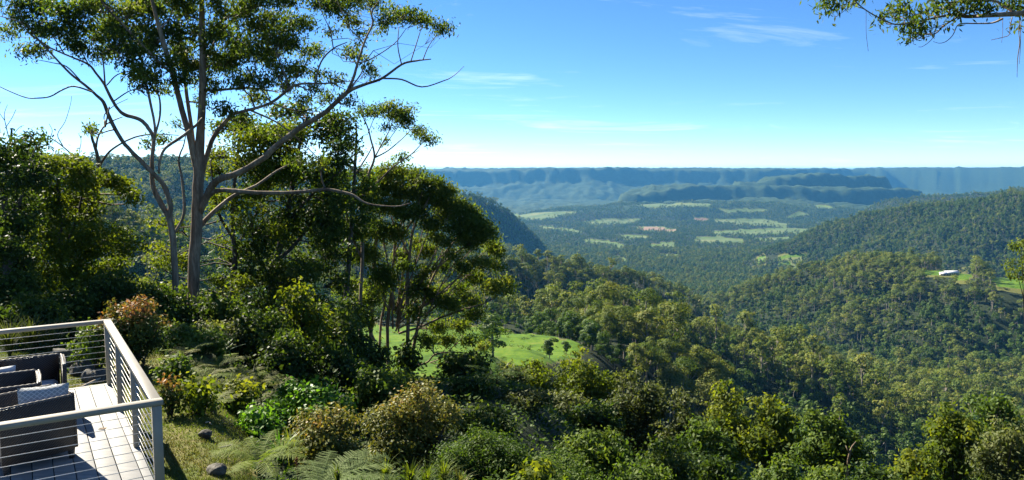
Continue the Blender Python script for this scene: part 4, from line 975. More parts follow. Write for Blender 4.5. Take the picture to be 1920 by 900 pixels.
for tx, ty in ((700, 335), (735, 328), (765, 335), (795, 350), (822, 365), (848, 388), (868, 405), (888, 425), (905, 445), (918, 465), (845, 420), (800, 400), (770, 390), (735, 375), (715, 400), (690, 420), (900, 500), (870, 470)):
    bx_, by_ = 745 + (tx - 790) * 0.10 + gf.normal() * 8, 590 + gf.normal() * 25
    dome_limbs.append((gf.uniform(-0.4, 0.4), gf.uniform(-1, 1), [(bx_, by_, 4.6), (bx_ * 0.62 + tx * 0.38 + gf.normal() * 4, by_ * 0.62 + ty * 0.38 + 10, 3.6), (bx_ * 0.25 + tx * 0.75 + gf.normal() * 4, by_ * 0.25 + ty * 0.75, 2.6), (tx, ty, 1.2)]))
dome_blobs = [(815, 445, 14, 7), (840, 455, 14, 7), (780, 455, 14, 8), (760, 500, 14, 8), (830, 500, 14, 7), (860, 540, 14, 8), (800, 510, 14, 7), (740, 575, 14, 9), (775, 585, 14, 9), (850, 480, 12, 6), (700, 330, 26, 12), (735, 322, 24, 12), (770, 330, 28, 12), (800, 345, 28, 13), (830, 362, 26, 14), (852, 385, 24, 14), (872, 402, 24, 16), (890, 420, 22, 16), (908, 440, 20, 14), (922, 462, 14, 12), (932, 475, 9, 9), (720, 350, 28, 14), (760, 360, 28, 14), (800, 375, 26, 14), (835, 400, 24, 14), (690, 370, 24, 14), (730, 390, 26, 14), (770, 400, 24, 14), (860, 430, 22, 14), (880, 455, 20, 12), (810, 420, 22, 12), (700, 430, 26, 16), (740, 440, 24, 14), (680, 480, 28, 18), (720, 520, 26, 20), (705, 545, 22, 20), (800, 470, 20, 10), (780, 540, 26, 14), (815, 555, 22, 14), (845, 570, 20, 12), (905, 495, 18, 9), (930, 500, 12, 8), (890, 520, 20, 10), (870, 500, 16, 8), (925, 540, 20, 9), (950, 540, 14, 9), (945, 528, 14, 7), (880, 565, 18, 9), (890, 590, 16, 8), (860, 610, 16, 9), (820, 610, 16, 10), (880, 640, 14, 7), (905, 650, 10, 7), (840, 640, 14, 8), (800, 640, 12, 10), (680, 600, 22, 14), (650, 540, 24, 16), (660, 430, 24, 16), (850, 680, 12, 6), (750, 480, 16, 10), (690, 560, 20, 14), (640, 600, 20, 14)]
drawn_tree('gum_clump', 'clump of slim gum trunks under one large domed crown', 'tree', 36.0, dome_limbs, dome_blobs, lm_gum, pale_bark, 20, 0.19, 0.065, 1.05, 0.45, 0.22, 0.19, 0.25, maxn=2000, trunk_to_ground=(0, 1, 2, 9, 13), blob_k=1.15, t0=0.62)

# -- branch of a tree standing just right of the view, hanging into the upper right corner
br_limbs = [
    (0, 0, [(2230, 700, 60), (2225, 500, 52), (2215, 300, 46), (2190, 130, 40), (2180, -50, 34), (2170, -250, 24)]),
    (0, -0.2, [(2200, 150, 26), (2120, 75, 22), (2040, 35, 18), (1960, 22, 15), (1900, 26, 13), (1850, 29, 11), (1812, 31, 9), (1790, 27, 7), (1750, 34, 5), (1715, 42, 4), (1680, 46, 3.6), (1650, 34, 3), (1622, 18, 2.6), (1604, 2, 2), (1590, -14, 1.4)]),
    (0, 0.2, [(1810, 31, 6), (1793, 20, 6), (1784, 8, 5), (1765, -4, 4)]), (0, -0.2, [(1900, 22, 9), (1880, 10, 8), (1860, 1, 7), (1800, 3, 5), (1770, 6, 2)]), (0, -0.4, [(1800, 29, 4), (1770, 48, 3.6), (1755, 62, 3), (1735, 65, 2.4)]), (-0.3, -0.5, [(1754, 62, 2), (1745, 76, 1.6), (1730, 87, 1.1), (1722, 88, 0.7)]),
    (0, -0.3, [(1880, 35, 5), (1860, 43, 4), (1830, 44, 3.4), (1806, 44, 3), (1795, 48, 2.4), (1787, 65, 2), (1775, 77, 1.6), (1762, 81, 1.3), (1750, 78, 0.8)]), (0, 0, [(1912, 34, 3), (1910, 60, 2), (1912, 80, 3), (1908, 110, 2.4), (1907, 145, 0.8)]), (0, 0.1, [(1914, 40, 2), (1913, 90, 2), (1911, 120, 0.8)]), (0, 0, [(1898, 32, 3), (1894, 50, 2.6), (1892, 65, 2), (1880, 70, 1.6), (1858, 75, 0.8)]), (0, 0, [(1880, 38, 1.6), (1880, 60, 1.2), (1878, 80, 0.6)]), (0, 0, [(1624, 20, 1.2), (1624, 60, 1.0), (1626, 80, 0.8), (1628, 96, 0.5)])]
br_blobs = [(1545, 4, 16, 8), (1550, 26, 8, 6), (1575, 12, 14, 9), (1560, -10, 24, 8), (1600, -4, 20, 10), (1655, 36, 12, 9), (1672, 22, 16, 9), (1690, 10, 16, 9), (1700, 52, 14, 10), (1715, 62, 12, 9), (1705, 70, 10, 7), (1725, 45, 14, 9), (1740, 52, 12, 8), (1700, 30, 16, 8), (1735, 20, 14, 8), (1760, 15, 16, 9), (1780, 12, 14, 8), (1810, 12, 14, 9), (1830, 16, 14, 8), (1860, 14, 16, 9), (1890, 8, 20, 10), (1915, 20, 12, 10), (1775, 44, 10, 5), (1912, 52, 6, 8), (1750, 0, 20, 8), (1820, -6, 24, 8), (1960, 5, 40, 20), (2040, -20, 50, 30), (2120, 20, 50, 30), (2180, -150, 120, 60), (2080, -120, 90, 40)]
drawn_tree('gum_tree', 'overhanging gum branch in the upper right corner', 'tree', 11.0, br_limbs, br_blobs, lm_gum, gum_bark, 23, 0.10, 0.028, 0.5, 0.6, 0.25, 0.085, 0.15, maxn=650, depth=0.35)

# ---------------------------------------------------------------- shrubs, bushes and the band of trees below the garden
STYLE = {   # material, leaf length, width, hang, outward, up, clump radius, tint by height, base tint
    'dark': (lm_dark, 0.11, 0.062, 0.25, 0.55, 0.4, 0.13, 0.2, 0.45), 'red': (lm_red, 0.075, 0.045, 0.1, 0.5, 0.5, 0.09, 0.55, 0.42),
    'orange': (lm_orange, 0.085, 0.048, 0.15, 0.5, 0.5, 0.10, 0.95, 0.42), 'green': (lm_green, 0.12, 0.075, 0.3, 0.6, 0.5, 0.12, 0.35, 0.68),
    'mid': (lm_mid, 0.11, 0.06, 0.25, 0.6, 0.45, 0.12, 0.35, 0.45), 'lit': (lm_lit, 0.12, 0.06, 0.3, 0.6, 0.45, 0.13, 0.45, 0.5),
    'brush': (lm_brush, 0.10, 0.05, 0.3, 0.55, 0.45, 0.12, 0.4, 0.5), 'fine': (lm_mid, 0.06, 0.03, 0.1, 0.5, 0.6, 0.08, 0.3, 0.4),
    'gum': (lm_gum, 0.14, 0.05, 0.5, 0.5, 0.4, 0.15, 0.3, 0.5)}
def plant(name, label, cat, px, pyt, Y, wpx, style, seed, tf=0.06, lobes=9, cov=2.0, cap=8000, group=None, bark_m=None, squash=1.0, lean=0.0):
    rng = np.random.default_rng(seed)
    mat, L, W, hang, out, up, cr, th, t0 = STYLE[style]
    k = min(max(Y / 17.0, 0.85), 2.3); L, W, cr = L * k, W * k, cr * k ** 0.7
    top = P(px, pyt, Y); g = H1(top[0], Y); h = max(top[2] - g, 0.5); rx = wpx * px_size(Y) / 2
    z0 = h * tf; rz = (h - z0) / 2; zc_ = z0 + rz
    C, Rd = [], []
    for i in range(int(lobes * 1.6)):
        d = unit(rng.normal(size=3)); d[2] = d[2] * 0.8 + 0.12
        lr = rng.uniform(0.16, 0.46)
        s_ = (1 - lr * 0.9) * rng.uniform(0.8, 1.22)
        C.append(np.array([d[0] * rx * s_, d[1] * rx * 0.9 * s_ * squash, zc_ + d[2] * rz * s_])); Rd.append(np.array([rx, rx * squash, min(rz, rx * 1.1)]) * lr)
    C.append(np.array([lean, 0, h - rz * 0.45])); Rd.append(np.array([rx * 0.42, rx * 0.42 * squash, rz * 0.45]))
    C.append(np.array([0, 0, zc_ - rz * 0.2])); Rd.append(np.array([rx * 0.55, rx * 0.55 * squash, rz * 0.7]))
    for i in range(5):                                   # leading shoots break the outline
        a = rng.uniform(0, 6.28); q_ = rng.uniform(0.1, 0.8) * rx
        C.append(np.array([math.cos(a) * q_, math.sin(a) * q_ * squash, h - rz * 0.55 * (q_ / rx) ** 2 + rz * rng.uniform(-0.05, 0.14)])); Rd.append(np.array([0.11 * rx, 0.11 * rx, 0.2 * rz]))
    ar = np.array([4 * np.pi * ((r[0] * r[1]) ** 1.6 / 3 + 2 * (r[0] * r[2]) ** 1.6 / 3) ** (1 / 1.6) for r in Rd])
    NL = cov * 0.55 * ar / (0.5 * L * W); NL = (NL * min(1.0, cap / NL.sum())).astype(int) + 12
    V, F, T, CP = clump_leaves(rng, C, Rd, NL, cr, L, W, hang, out, 0.55, up=up, clump_n=22, tint_h=th, t0=t0)
    V = np.maximum(V, [-1e9, -1e9, 0.02])
    o = thing(name, label, cat, (top[0], Y, g), 0, group)
    add('crown', mk_mesh('crown', V, F, [mat], False, T), o)
    tb = MB(); tr = max(0.02, min(h * 0.028, 0.16))
    if tf > 0.12:
        p, r = catmull([(0, 0, -0.3), (rng.normal() * .03 * h, rng.normal() * .03 * h, h * 0.3), (0, 0, h * 0.7)], [tr * 1.2, tr, tr * 0.4], 4); tb.tube(p, r, 7)
    for c in C[:-1]:
        a = np.array([0, 0, h * min(tf, 0.3) * rng.uniform(0.3, 1.4)]) if tf > 0.12 else np.array([*rng.normal(size=2) * 0.06 * rx, -0.15])
        m = (a + c) / 2 + rng.normal(size=3) * 0.06 * rx
        tb.tube([a, m, c], [tr * 0.6, tr * 0.4, tr * 0.15], 4, False)
    add('trunk' if tf > 0.12 else 'stems', tb.mesh('stem', [bark_m or dark_bark], True), o)
    return o
S = 'shrub'
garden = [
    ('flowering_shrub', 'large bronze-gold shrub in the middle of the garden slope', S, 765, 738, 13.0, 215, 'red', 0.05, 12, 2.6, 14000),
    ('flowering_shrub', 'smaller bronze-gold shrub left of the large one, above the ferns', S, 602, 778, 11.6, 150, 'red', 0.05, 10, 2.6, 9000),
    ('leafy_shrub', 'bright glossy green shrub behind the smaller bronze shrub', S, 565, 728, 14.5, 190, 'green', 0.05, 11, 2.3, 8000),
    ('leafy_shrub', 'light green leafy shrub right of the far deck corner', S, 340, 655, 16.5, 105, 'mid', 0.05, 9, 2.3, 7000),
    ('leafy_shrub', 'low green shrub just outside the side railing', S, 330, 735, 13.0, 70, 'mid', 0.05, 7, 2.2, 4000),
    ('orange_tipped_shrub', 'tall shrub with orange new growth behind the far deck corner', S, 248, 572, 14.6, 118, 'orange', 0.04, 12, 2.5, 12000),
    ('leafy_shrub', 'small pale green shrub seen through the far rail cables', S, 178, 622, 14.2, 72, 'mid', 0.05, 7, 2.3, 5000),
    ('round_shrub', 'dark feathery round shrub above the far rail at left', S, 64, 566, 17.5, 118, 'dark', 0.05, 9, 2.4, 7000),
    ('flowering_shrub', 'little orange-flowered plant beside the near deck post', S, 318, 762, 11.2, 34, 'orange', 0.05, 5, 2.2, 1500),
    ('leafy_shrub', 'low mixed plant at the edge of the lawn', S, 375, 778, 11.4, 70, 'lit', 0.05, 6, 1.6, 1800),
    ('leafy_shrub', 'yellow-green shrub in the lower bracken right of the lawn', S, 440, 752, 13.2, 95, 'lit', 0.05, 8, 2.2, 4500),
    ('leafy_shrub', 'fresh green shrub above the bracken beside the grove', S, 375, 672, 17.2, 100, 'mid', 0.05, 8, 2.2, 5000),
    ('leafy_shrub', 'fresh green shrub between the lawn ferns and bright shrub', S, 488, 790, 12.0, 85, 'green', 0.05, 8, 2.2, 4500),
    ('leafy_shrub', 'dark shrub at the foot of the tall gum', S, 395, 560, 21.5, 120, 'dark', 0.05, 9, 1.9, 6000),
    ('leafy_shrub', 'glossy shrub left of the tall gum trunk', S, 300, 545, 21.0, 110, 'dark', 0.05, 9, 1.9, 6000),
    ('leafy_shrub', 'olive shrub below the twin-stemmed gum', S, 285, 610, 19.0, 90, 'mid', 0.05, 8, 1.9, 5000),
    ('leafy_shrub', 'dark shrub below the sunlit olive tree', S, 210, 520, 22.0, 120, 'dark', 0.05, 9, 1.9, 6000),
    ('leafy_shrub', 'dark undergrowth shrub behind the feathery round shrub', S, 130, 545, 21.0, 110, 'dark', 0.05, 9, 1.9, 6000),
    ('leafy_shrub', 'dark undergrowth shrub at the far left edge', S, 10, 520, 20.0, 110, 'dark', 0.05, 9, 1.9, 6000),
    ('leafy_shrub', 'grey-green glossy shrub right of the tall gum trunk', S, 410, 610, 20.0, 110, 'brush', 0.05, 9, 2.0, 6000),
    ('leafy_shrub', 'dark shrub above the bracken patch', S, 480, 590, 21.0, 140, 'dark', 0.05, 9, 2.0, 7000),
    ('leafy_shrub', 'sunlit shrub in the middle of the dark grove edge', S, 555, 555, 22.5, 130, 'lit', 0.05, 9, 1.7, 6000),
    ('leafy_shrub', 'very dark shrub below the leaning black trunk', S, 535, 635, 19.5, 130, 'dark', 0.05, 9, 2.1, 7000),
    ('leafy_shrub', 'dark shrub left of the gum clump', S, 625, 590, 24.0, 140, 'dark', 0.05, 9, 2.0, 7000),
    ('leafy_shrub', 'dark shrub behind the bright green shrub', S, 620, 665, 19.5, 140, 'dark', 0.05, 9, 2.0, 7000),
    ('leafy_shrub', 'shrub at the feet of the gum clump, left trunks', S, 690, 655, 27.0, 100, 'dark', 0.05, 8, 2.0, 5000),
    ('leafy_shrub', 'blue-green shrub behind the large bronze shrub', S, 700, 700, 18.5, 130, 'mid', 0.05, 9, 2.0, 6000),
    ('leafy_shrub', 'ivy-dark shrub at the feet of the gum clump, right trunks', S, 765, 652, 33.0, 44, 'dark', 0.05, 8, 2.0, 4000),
    ('leafy_shrub', 'green shrub in front of the right gum trunks', S, 745, 705, 25.0, 70, 'mid', 0.05, 8, 1.8, 4000),
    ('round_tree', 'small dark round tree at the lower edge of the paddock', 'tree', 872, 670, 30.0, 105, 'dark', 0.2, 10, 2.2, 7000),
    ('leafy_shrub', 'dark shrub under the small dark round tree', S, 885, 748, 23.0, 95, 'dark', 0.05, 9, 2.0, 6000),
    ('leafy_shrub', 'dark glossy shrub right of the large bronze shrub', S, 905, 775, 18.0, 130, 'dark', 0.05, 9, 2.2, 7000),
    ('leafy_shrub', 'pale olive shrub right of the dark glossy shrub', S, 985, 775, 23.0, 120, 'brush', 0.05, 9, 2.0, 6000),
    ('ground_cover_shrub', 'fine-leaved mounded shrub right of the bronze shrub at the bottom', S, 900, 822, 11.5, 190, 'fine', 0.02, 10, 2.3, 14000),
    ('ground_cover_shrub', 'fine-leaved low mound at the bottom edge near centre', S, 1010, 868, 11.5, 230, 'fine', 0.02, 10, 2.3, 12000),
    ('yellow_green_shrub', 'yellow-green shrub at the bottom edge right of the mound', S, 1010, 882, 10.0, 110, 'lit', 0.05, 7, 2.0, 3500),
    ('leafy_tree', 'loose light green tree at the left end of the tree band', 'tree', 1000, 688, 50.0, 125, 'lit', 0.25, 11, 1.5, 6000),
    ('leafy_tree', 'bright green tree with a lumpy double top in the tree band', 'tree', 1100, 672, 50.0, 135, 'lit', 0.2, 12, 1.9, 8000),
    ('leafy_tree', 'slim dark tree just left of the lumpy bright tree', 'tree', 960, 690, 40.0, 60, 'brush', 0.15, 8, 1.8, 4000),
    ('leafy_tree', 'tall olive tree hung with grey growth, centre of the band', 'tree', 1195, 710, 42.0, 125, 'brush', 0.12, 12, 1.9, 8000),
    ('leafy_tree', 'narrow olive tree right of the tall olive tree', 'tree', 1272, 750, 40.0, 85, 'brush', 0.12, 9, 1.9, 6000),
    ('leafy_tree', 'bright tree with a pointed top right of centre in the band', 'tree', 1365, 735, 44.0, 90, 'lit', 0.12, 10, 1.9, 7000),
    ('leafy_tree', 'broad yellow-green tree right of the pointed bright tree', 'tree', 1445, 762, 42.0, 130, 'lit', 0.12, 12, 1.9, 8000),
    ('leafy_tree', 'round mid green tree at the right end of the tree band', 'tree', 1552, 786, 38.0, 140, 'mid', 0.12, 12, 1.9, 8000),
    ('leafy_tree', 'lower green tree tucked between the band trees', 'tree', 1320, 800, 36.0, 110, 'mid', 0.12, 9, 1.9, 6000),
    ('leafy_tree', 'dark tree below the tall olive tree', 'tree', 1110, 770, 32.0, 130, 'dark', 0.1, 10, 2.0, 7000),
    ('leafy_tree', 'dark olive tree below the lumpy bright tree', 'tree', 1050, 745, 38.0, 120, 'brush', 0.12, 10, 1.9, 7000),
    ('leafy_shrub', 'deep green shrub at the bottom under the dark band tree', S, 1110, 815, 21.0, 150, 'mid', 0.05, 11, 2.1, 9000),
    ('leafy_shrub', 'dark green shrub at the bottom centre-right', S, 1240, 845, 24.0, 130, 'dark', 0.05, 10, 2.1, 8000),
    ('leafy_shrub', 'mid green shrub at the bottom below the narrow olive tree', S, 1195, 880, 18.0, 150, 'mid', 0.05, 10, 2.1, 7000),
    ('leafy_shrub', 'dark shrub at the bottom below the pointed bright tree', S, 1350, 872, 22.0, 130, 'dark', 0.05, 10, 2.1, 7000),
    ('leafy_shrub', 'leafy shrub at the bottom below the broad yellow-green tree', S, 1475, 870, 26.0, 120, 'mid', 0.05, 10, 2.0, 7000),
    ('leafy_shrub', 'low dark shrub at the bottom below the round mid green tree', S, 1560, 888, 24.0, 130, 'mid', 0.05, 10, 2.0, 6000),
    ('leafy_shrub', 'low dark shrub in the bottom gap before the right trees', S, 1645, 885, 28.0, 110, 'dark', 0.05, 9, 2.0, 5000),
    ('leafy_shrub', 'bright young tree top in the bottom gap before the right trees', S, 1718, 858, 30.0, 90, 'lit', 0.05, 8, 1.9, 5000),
    ('leafy_tree', 'yellow-green upright tree left of the right corner group', 'tree', 1795, 775, 33.0, 110, 'lit', 0.12, 11, 1.8, 8000),
    ('leafy_tree', 'taller dark-topped tree at the back of the right corner group', 'tree', 1868, 752, 37.0, 130, 'mid', 0.12, 11, 1.9, 8000),
    ('leafy_tree', 'glossy tree in the lower right corner', 'tree', 1895, 810, 26.0, 130, 'brush', 0.1, 11, 2.0, 8000),
    ('leafy_tree', 'olive tree whose side touches the right edge below the ridge', 'tree', 1980, 440, 62.0, 170, 'lit', 0.78, 12, 1.8, 8000),
]
for i, (nm, lab, cat, px, pyt, Y, w, st, tf, nl, cov, cap) in enumerate(garden):
    plant(nm, lab, cat, px, pyt, Y, w, st, 300 + i, tf, nl, cov, cap)

# -- ferns
def frond_mesh(name, length, width, droop, mat, seed, npair=20, npin=9):
    """a fern frond along +x: rachis, pairs of pinnae, each cut into small pinnules"""
    rng = np.random.default_rng(seed); V, F, T = [], [], []; n0 = 0
    def curve(t): return np.array([length * t * (1 - 0.12 * t * droop), 0.0, length * (0.30 * t - droop * 0.52 * t * t)])
    def quad(a, b, c, d, t):
        nonlocal n0
        V.extend([a, b, c, d]); F.append((n0, n0 + 1, n0 + 2, n0 + 3)); n0 += 4; T.extend([t] * 4)
    pts = [curve(t) for t in np.linspace(0, 1, 11)]
    for a, b in zip(pts[:-1], pts[1:]):
        w = np.array([0, 0.006, 0]); quad(a - w, a + w, b + w * 0.8, b - w * 0.8, 0.3)
    for i in range(npair):
        t = 0.10 + 0.9 * (i + 0.5) / npair
        pl = width * 0.5 * (math.sin(math.pi * min(t * 0.86 + 0.10, 1.0)) ** 0.7) * rng.uniform(0.9, 1.08)
        c = curve(t); tn = unit(curve(min(t + 0.02, 1)) - curve(t - 0.02))
        for s in (-1, 1):
            dr = unit(tn * (0.42 + rng.normal() * 0.07) + np.array([0, s, 0]) + np.array([0, 0, -0.08 + rng.normal() * 0.10]))
            nr = unit(unit(np.cross(tn, dr) * s) + rng.normal(size=3) * 0.16); ax = np.cross(nr, dr)
            tt = float(np.clip(0.5 + rng.normal() * 0.12, 0, 1))
            pw = length / npair * 0.46
            for k in range(npin):
                u0, u1 = k / npin, (k + 0.70) / npin
                ww = pw * 1.15 * (1 - 0.5 * u0)
                sag = lambda u: np.array([0, 0, -0.10 * pl * u * u])
                a0, a1 = c + dr * pl * u0 + sag(u0), c + dr * pl * u1 + sag(u1)
                m = (a0 + a1) / 2 + dr * pl * 0.03
                quad(a0, m + ax * ww - nr * ww * 0.15, a1, m - ax * ww - nr * ww * 0.15, float(np.clip(tt + rng.normal() * 0.08, 0, 1)))
    return mk_mesh(name, np.array(V), np.array(F), [mat], False, T)
crown_hair = plain('fern crown fibres', [(0.3, (0.03, 0.02, 0.012)), (0.7, (0.08, 0.05, 0.03))], 20, 0.9)
def fern(name, label, base, n, meshes, seed, stem=0.15, a0=0.0, a1=2 * math.pi, tilt=0.25, sc=1.0, group=None):
    rng = np.random.default_rng(seed)
    o = thing(name, label, 'fern', base, 0, group)
    m_ = MB(); m_.tube([(0, 0, -0.2), (0, 0, stem * 0.6), (0, 0, stem + 0.03)], [0.05 * sc + 0.02, 0.05 * sc + 0.015, 0.03 * sc], 7); add('stem', m_.mesh('stem', [crown_hair], True), o)
    for i in range(n):
        f = add('frond', meshes[i % len(meshes)], o)
        f.location = (0, 0, stem); a = a0 + (a1 - a0) * (i + rng.uniform(0.2, 0.8)) / n
        f.rotation_euler = (rng.normal() * 0.12, -(tilt + rng.normal() * 0.14), a); s_ = sc * rng.uniform(0.82, 1.12); f.scale = (s_,) * 3
    return o
FR_S = [frond_mesh('frond', 1.75, 0.85, 0.62, lm_silver, 400 + i, 26, 11) for i in range(3)]
FR_G = [frond_mesh('frond', 1.05, 0.42, 0.8, lm_fern, 410 + i, 22, 8) for i in range(3)]
FR_B = [frond_mesh('frond', 0.60, 0.38, 0.75, lm_bracken if i < 2 else lm_fern, 420 + i, 15, 6) for i in range(3)]
FR_T = [frond_mesh('frond', 1.9, 0.7, 0.75, lm_mid, 430 + i, 20, 5) for i in range(2)]
def at_ground(px, Y): x = P(px, 450, Y)[0]; return np.array([x, Y, H1(x, Y)])
def crown_at(px, py, Y): q = P(px, py, Y); g = H1(q[0], Y); return np.array([q[0], Y, g]), q[2] - g
b_, st_ = crown_at(598, 915, 8.6)
fern('tree_fern', 'tree fern with big silvery fronds at the bottom edge', b_, 9, FR_S, 51, max(st_, 0.2), math.radians(-20), math.radians(140), 0.24, 0.52)
b_, st_ = crown_at(490, 880, 9.4)
fern('fern', 'yellow-green fern at the bottom edge beside the lawn', b_, 13, FR_G, 52, max(st_, 0.2), 0, 6.28, 0.35, 0.78)
b_, st_ = crown_at(932, 728, 26.0)
fern('tree_fern', 'dark tree fern below the bright paddock', b_, 13, FR_T, 54, max(st_, 0.4), 0, 6.28, 0.15, 0.62)
brk = [(395, 700, 17.0), (425, 688, 17.6), (460, 700, 17.2), (490, 712, 17.0), (440, 722, 16.0), (405, 735, 15.2), (470, 738, 15.4), (500, 740, 16.2), (430, 755, 14.4), (465, 768, 14.0), (385, 760, 13.6), (520, 715, 18.0), (400, 795, 11.8), (375, 690, 17.8), (355, 715, 15.5)]
for i, (px, py, Y) in enumerate(brk):
    b_, st_ = crown_at(px, py + 8, Y)
    fern('bracken_fern', 'pale bracken fern in the patch left of the bright green shrub' if i != 12 else 'silvery fern at the top edge of the lawn', b_, 9, FR_B, 60 + i, max(st_, 0.1), 0, 6.28, 0.35, 1.0, 'bracken patch beside the deck' if i != 12 else None)

# -- strappy plants and tufts
def tuft(name, label, base, n, Ln, w, mat, seed, spread=0.6, cat='plant', group=None, stem=0.0):
    rng = np.random.default_rng(seed); V, F, T = [], [], []; n0 = 0
    for i in range(n):
        a = rng.uniform(0, 6.28); d = np.array([math.cos(a), math.sin(a), 0]); sd = np.array([-d[1], d[0], 0]); L_ = Ln * rng.uniform(0.6, 1.1); sp_ = spread * rng.uniform(0.3, 1.2)
        prev = None; z0_ = stem * rng.uniform(0.25, 1.0)
        for t in (0, 0.35, 0.7, 1.0):
            p = d * (0.02 + L_ * sp_ * t * t) + np.array([0, 0, z0_ + L_ * (t - 0.45 * sp_ * t * t)]); ww = w * (1 - 0.9 * t ** 2) / 2
            cur = (p - sd * ww, p + sd * ww)
            if prev: V += [prev[0], prev[1], cur[1], cur[0]]; F.append((n0, n0 + 1, n0 + 2, n0 + 3)); n0 += 4; T += [float(np.clip(0.45 + rng.normal() * 0.18, 0, 1))] * 4
            prev = cur
    o = thing(name, label, cat, base, 0, group); add('leaves', mk_mesh('leaves', np.array(V), np.array(F), [mat], False, T), o)
    m_ = MB(); m_.tube([(0, 0, -0.1), (0, 0, stem + 0.05)], [0.035, 0.02], 6); add('stem', m_.mesh('stem', [crown_hair], True), o)
    return o
for i, (px, py, Y, n, Ln, w, mt, lab) in enumerate([
    (60, 690, 16.0, 150, 1.05, 0.03, lm_brush, 'long strappy grass clump behind the far rail'), (95, 680, 16.4, 110, 0.95, 0.03, lm_brush, 'strappy grass clump left of the boulders'), (20, 690, 15.8, 110, 1.0, 0.03, lm_brush, 'strappy grass clump at the left edge behind the rail'),
    (525, 862, 10.6, 34, 0.62, 0.045, lm_green, 'upright strap-leaved plant between the ferns and bronze shrub'), (545, 850, 10.9, 26, 0.5, 0.05, lm_lit, 'yellow strap-leaved plant in front of the bronze shrub'),
    (413, 690, 17.4, 14, 0.7, 0.09, lm_green, 'broad-leaved bright plant at the top of the bracken'),
    (632, 892, 8.2, 60, 0.22, 0.012, lm_lit, 'small spiky green tuft among the silvery fronds'),
    (770, 895, 9.0, 90, 0.34, 0.016, lm_lit, 'yellow-green tuft at the bottom right of the silvery fern'), (832, 890, 9.2, 110, 0.36, 0.016, lm_lit, 'round yellow-green tuft at the bottom below the bronze shrub'), (800, 900, 8.8, 80, 0.32, 0.016, lm_lit, 'low yellow-green tuft between two others at the bottom'), (722, 886, 9.2, 80, 0.34, 0.018, lm_lit, 'golden tuft behind the silvery fern tips'),
    (862, 905, 9.0, 70, 0.30, 0.014, lm_red, 'pinkish tuft at the bottom edge beside the yellow tufts')]):
    b_, st_ = crown_at(px, py, Y); tuft('grass_clump' if i < 3 else 'strappy_plant' if i < 6 else 'spiky_tuft', lab, b_, n, Ln, w, mt, 80 + i, 0.7, stem=max(st_, 0.0))
rust = plain('rust flower stalk', [(0.3, (0.16, 0.05, 0.02)), (0.7, (0.30, 0.11, 0.04))], 10, 0.8)
for px, py, Y, lab in ((556, 868, 9.6, 'rusty red flower spike in front of the bronze shrub'), (527, 832, 10.6, 'curled rusty flower stalk above the strap leaves')):
    b_, st_ = crown_at(px, py, Y); o = thing('flower_spike', lab, 'flower', b_)
    m_ = MB(); m_.tube([(0, 0, -0.05), (0.01, 0, st_ * 0.5), (0, 0, st_)], [0.008, 0.007, 0.006], 5); add('stalk', m_.mesh('stalk', [rust], True), o)
    m_ = MB(); rng_ = np.random.default_rng(int(px))
    for k in range(26):
        d = unit(rng_.normal(size=3)); c = np.array([0, 0, st_ - 0.07 + 0.14 * k / 26]); m_.tube([c, c + d * 0.022, c + d * 0.04], [0.006, 0.009, 0.002], 4)
    add('bloom', m_.mesh('bloom', [rust], True), o)

# -- boulders, fallen branch
stone = bark('grey stone', [(0.36, (0.022, 0.021, 0.016)), (0.5, (0.062, 0.058, 0.048)), (0.66, (0.14, 0.132, 0.115))], 3.0, (1, 1, 1))
def boulder(label, px, py, Y, w, h, seed):
    import bmesh
    bm = bmesh.new(); bmesh.ops.create_icosphere(bm, subdivisions=4, radius=1.0)
    v = np.array([q.co[:] for q in bm.verts]); f = np.array([[q.index for q in p.verts] for p in bm.faces]); bm.free()
    rng = np.random.default_rng(seed)
    for k in range(9):                                   # planed-off faces give it edges
        d = unit(rng.normal(size=3)); lim = rng.uniform(0.5, 0.85); s_ = v @ d; v = v - d * np.clip(s_ - lim, 0, None)[:, None] * 0.85
    v = v * (1 + 0.16 * fbm(v[:, 0] * 2.5 + v[:, 2] * 2 + seed, v[:, 1] * 2.5 - v[:, 2], seed, 5)[:, None])
    q = raymarch(px, py, 6.0, 60.0); Y = q[1]; g = q[2]
    v = v * np.array([w / 2, w * 0.38, h * 0.62]); v[:, 2] += h * 0.26
    tag(add('boulder', mk_mesh('boulder', v, f, [stone], True), None, (q[0], Y, g), rng.uniform(-0.4, 0.4)), label, 'boulder')
boulder('largest grey boulder seen through the far rail cables', 124, 688, 15.6, 0.66, 0.5, 1)
boulder('grey boulder right of the largest one behind the far rail', 158, 702, 15.0, 0.55, 0.34, 2)
boulder('low dark rock beside the far corner post', 186, 712, 14.2, 0.62, 0.28, 3)
boulder('small rock on the lawn beside the yellow-green fern', 402, 888, 10.2, 0.30, 0.15, 4)
boulder('half-hidden rock at the upper edge of the lawn', 386, 822, 12.0, 0.22, 0.14, 5)
twig_mat = bark('dry grey wood', [(0.36, (0.22, 0.17, 0.12)), (0.6, (0.42, 0.35, 0.27))], 6.0, (1, 1, 1))
def lying(label, pts, r, Y0):
    q = []
    for px, Y in pts: x = P(px, 450, Y)[0]; q.append((x, Y, H1(x, Y) + r + 0.03))
    q = np.array(q); b = q[0].copy(); p, rr2 = catmull(q - b, np.linspace(r, r * 0.5, len(q)), 4); m_ = MB(); m_.tube(p, rr2, 6)
    tag(add('fallen_branch', m_.mesh('fallen_branch', [twig_mat], True), None, b), label, 'branch')
lying('pale fallen branch on the grass behind the far rail', [(132, 12.9), (160, 13.3), (178, 13.6), (206, 14.6)], 0.03, 13)
lying('pale dead twig beside the small lawn rock', [(398, 9.9), (410, 10.05), (424, 10.3)], 0.012, 10)
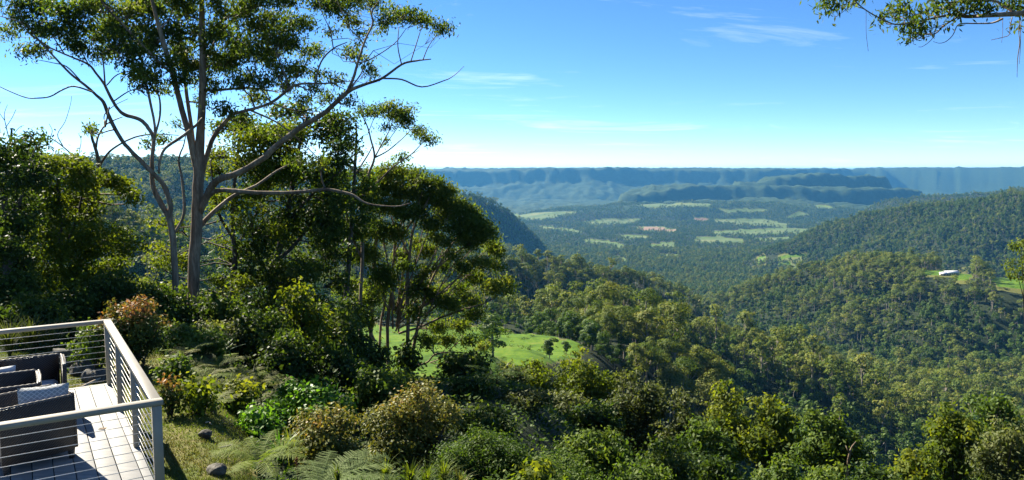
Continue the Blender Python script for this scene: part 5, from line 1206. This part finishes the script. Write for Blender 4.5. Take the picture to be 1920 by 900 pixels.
lying('thin pale bark strip lying on the lawn', [(372, 10.9), (378, 11.0), (384, 10.9)], 0.012, 10)
# dead stub among the trees low on the right
q = at_ground(1610, 36); zt = P(1622, 828, 36)[2] - q[2]
o = thing('dead_stub', 'broken brown dead stub low between the band trees and right group', 'dead tree', q)
m_ = MB(); p, r = catmull([(0, 0, -0.3), (-0.06, 0, zt * 0.5), (0.05, 0, zt * 0.85), (0.3, 0, zt)], [0.09, 0.07, 0.05, 0.02], 5); m_.tube(p, r, 7); m_.tube([(0.0, 0, zt * 0.8), (-0.15, 0.1, zt * 0.92)], [0.04, 0.015], 5); add('trunk', m_.mesh('trunk', [gum_bark], True), o)

# -- lawn grass, ground cover: nobody could count it
rng = np.random.default_rng(99)
def scatter_leaves(name, label, x, y, hgt, L, W, mat, upright, t0=0.45):
    n = len(x); z = H(x, y) + hgt
    pos = np.stack([x, y, z], 1)
    if upright: dv = rng.normal(size=(n, 3)) * 0.45 + np.array([0, 0, 1.0]); nr = unit(np.cross(dv, rng.normal(size=(n, 3))))
    else: nr = unit(rng.normal(size=(n, 3)) * 0.6 + np.array([0, 0, 0.9])); dv = rng.normal(size=(n, 3))
    v, f = leaf_quads(pos, nr, dv, L * rng.uniform(0.6, 1.4, n), W * rng.uniform(0.7, 1.3, n))
    tint = np.repeat(np.clip(t0 + fbm(x / 0.7, y / 0.7, 14) * 0.6 + rng.normal(0, 0.16, n), 0, 1), 4)
    tag(add(name, mk_mesh(name, v, f, [mat], False, tint)), label, kind='stuff')
lm_lawn = leaf_mat('lawn blades', [(0.0, (0.10, 0.075, 0.030)), (0.35, (0.085, 0.095, 0.022)), (0.7, (0.105, 0.140, 0.024)), (1.0, (0.19, 0.20, 0.05))], 0.35, (1.2, 1.3, 0.4), 0.6, 0.2)
yy = rng.uniform(7.0, 17.5, 60000); uu = rng.uniform(-0.75, -0.36, 60000); xx = uu * yy
rx_ = np.stack([xx - Nc[0], yy - Nc[1]], 1); da, db = rx_ @ e1[:2], rx_ @ e2[:2]
ok = ~((da > -0.1) & (da < DL + 0.15) & (db > -0.02))
scatter_leaves('lawn_grass', 'short patchy lawn grass around the deck', xx[ok], yy[ok], 0.012, 0.055, 0.010, lm_lawn, True)
n = 70000
yy = np.exp(rng.uniform(math.log(8.5), math.log(60), n)); uu = rng.uniform(-0.72, 0.72, n); xx = uu * yy
ok = (uu > -0.36) | (yy > 17)
hg = np.abs(fbm(xx / 1.6, yy / 1.6, 15)) * 0.9 * rng.uniform(0, 1, n)
scatter_leaves('ground_cover', 'low leafy undergrowth covering the slope below the shrubs', xx[ok], yy[ok], hg[ok], 0.0065 * yy[ok], 0.0035 * yy[ok], lm_mid, False, 0.35)

# -- paddock trees and tussocks, far house
for px, py, w_, lab, kd in ((925, 668, 78, 'big dark tree standing at the left end of the sunlit paddock', 5), (1030, 672, 38, 'lone round tree in the middle of the sunlit paddock', 6), (1062, 664, 24, 'small bush at the right end of the paddock', 6), (812, 660, 60, 'tree on the paddock edge behind the gum clump', 5)):
    q = raymarch(px, py, 100); cm, tm, Ht, R = PROTO_N[kd]; s_ = w_ * px_size(q[1]) / (2 * R)
    o = thing('paddock_tree', lab, 'tree', q - np.array([0, 0, 0.3]), px * 0.7, None, (s_, s_, s_ * 0.85)); add('trunk', tm, o); add('crown', cm, o)
pad = [p for k, p in WF if k == 0][0]
n = 1600; lo, hi = pad.min(0), pad.max(0)
xx = rng.uniform(lo[0], hi[0], n); yy = rng.uniform(lo[1], hi[1], n); ok = inpoly(xx, yy, pad) & (fbm(xx / 25, yy / 25, 19) > 0.0); xx, yy = xx[ok], yy[ok]
m = 14; xs = np.repeat(xx, m) + rng.normal(size=len(xx) * m) * 0.35; ys = np.repeat(yy, m) + rng.normal(size=len(xx) * m) * 0.35
scatter_leaves('paddock_tussocks', 'scattered tussocks and weeds over the paddock', xs, ys, rng.uniform(0.05, 0.5, len(xs)), 0.5, 0.28, lm_mid, False, 0.6)
def house(label, px, py, y0, w, d, hgt, rot):
    q = raymarch(px, py, y0)
    o = thing('farmhouse', label, 'house', q - np.array([0, 0, 0.3]), rot)
    wallm = plain('pale weatherboard', [(0.3, (0.55, 0.53, 0.48)), (0.7, (0.62, 0.60, 0.55))], 1, 0.8); roofm = plain('white metal roof', [(0.3, (0.72, 0.73, 0.75)), (0.7, (0.80, 0.81, 0.82))], 1, 0.5)
    m_ = MB(); m_.box((0, 0, hgt / 2), (1, 0, 0), (0, 1, 0), (0, 0, 1), w / 2, d / 2, hgt / 2); add('wall', m_.mesh('wall', [wallm]), o)
    m_ = MB(); e_ = 0.8; rh = d * 0.28
    a = [(-w / 2 - e_, -d / 2 - e_, hgt - 0.1), (w / 2 + e_, -d / 2 - e_, hgt - 0.1), (w / 2 + e_, 0, hgt + rh), (-w / 2 - e_, 0, hgt + rh), (w / 2 + e_, d / 2 + e_, hgt - 0.1), (-w / 2 - e_, d / 2 + e_, hgt - 0.1)]
    lo_ = [(x, y, z - 0.2) for x, y, z in a]
    m_.addvf(a + lo_, [(0, 1, 2, 3), (3, 2, 4, 5), (7, 6, 9, 8), (8, 9, 11, 10), (0, 6, 7, 1), (4, 10, 11, 5), (0, 3, 9, 6), (3, 5, 11, 9), (1, 7, 8, 2), (2, 8, 10, 4)])
    add('roof', m_.mesh('roof', [roofm]), o)
    dk = plain('dark glass', [(0.3, (0.02, 0.025, 0.03)), (0.7, (0.04, 0.045, 0.05))], 1, 0.1)
    for k in range(max(2, int(w / 4))):
        m_ = MB(); m_.box((-w / 2 + 2 + k * 4, -d / 2 - 0.03, hgt * 0.5), (1, 0, 0), (0, 1, 0), (0, 0, 1), 0.8, 0.05, 0.7); add('window', m_.mesh('window', [dk]), o)
    m_ = MB(); m_.box((w * 0.12, -d / 2 - 0.04, 1.1), (1, 0, 0), (0, 1, 0), (0, 0, 1), 0.5, 0.05, 1.05); add('door', m_.mesh('door', [dk]), o)
house('white-roofed farmhouse in the clearing on the right spur', 1782, 515, 700, 22, 9, 3.4, 0.25)
house('small pale shed roof left of the farmhouse clearing', 1768, 516, 700, 8, 6, 2.8, -0.3)
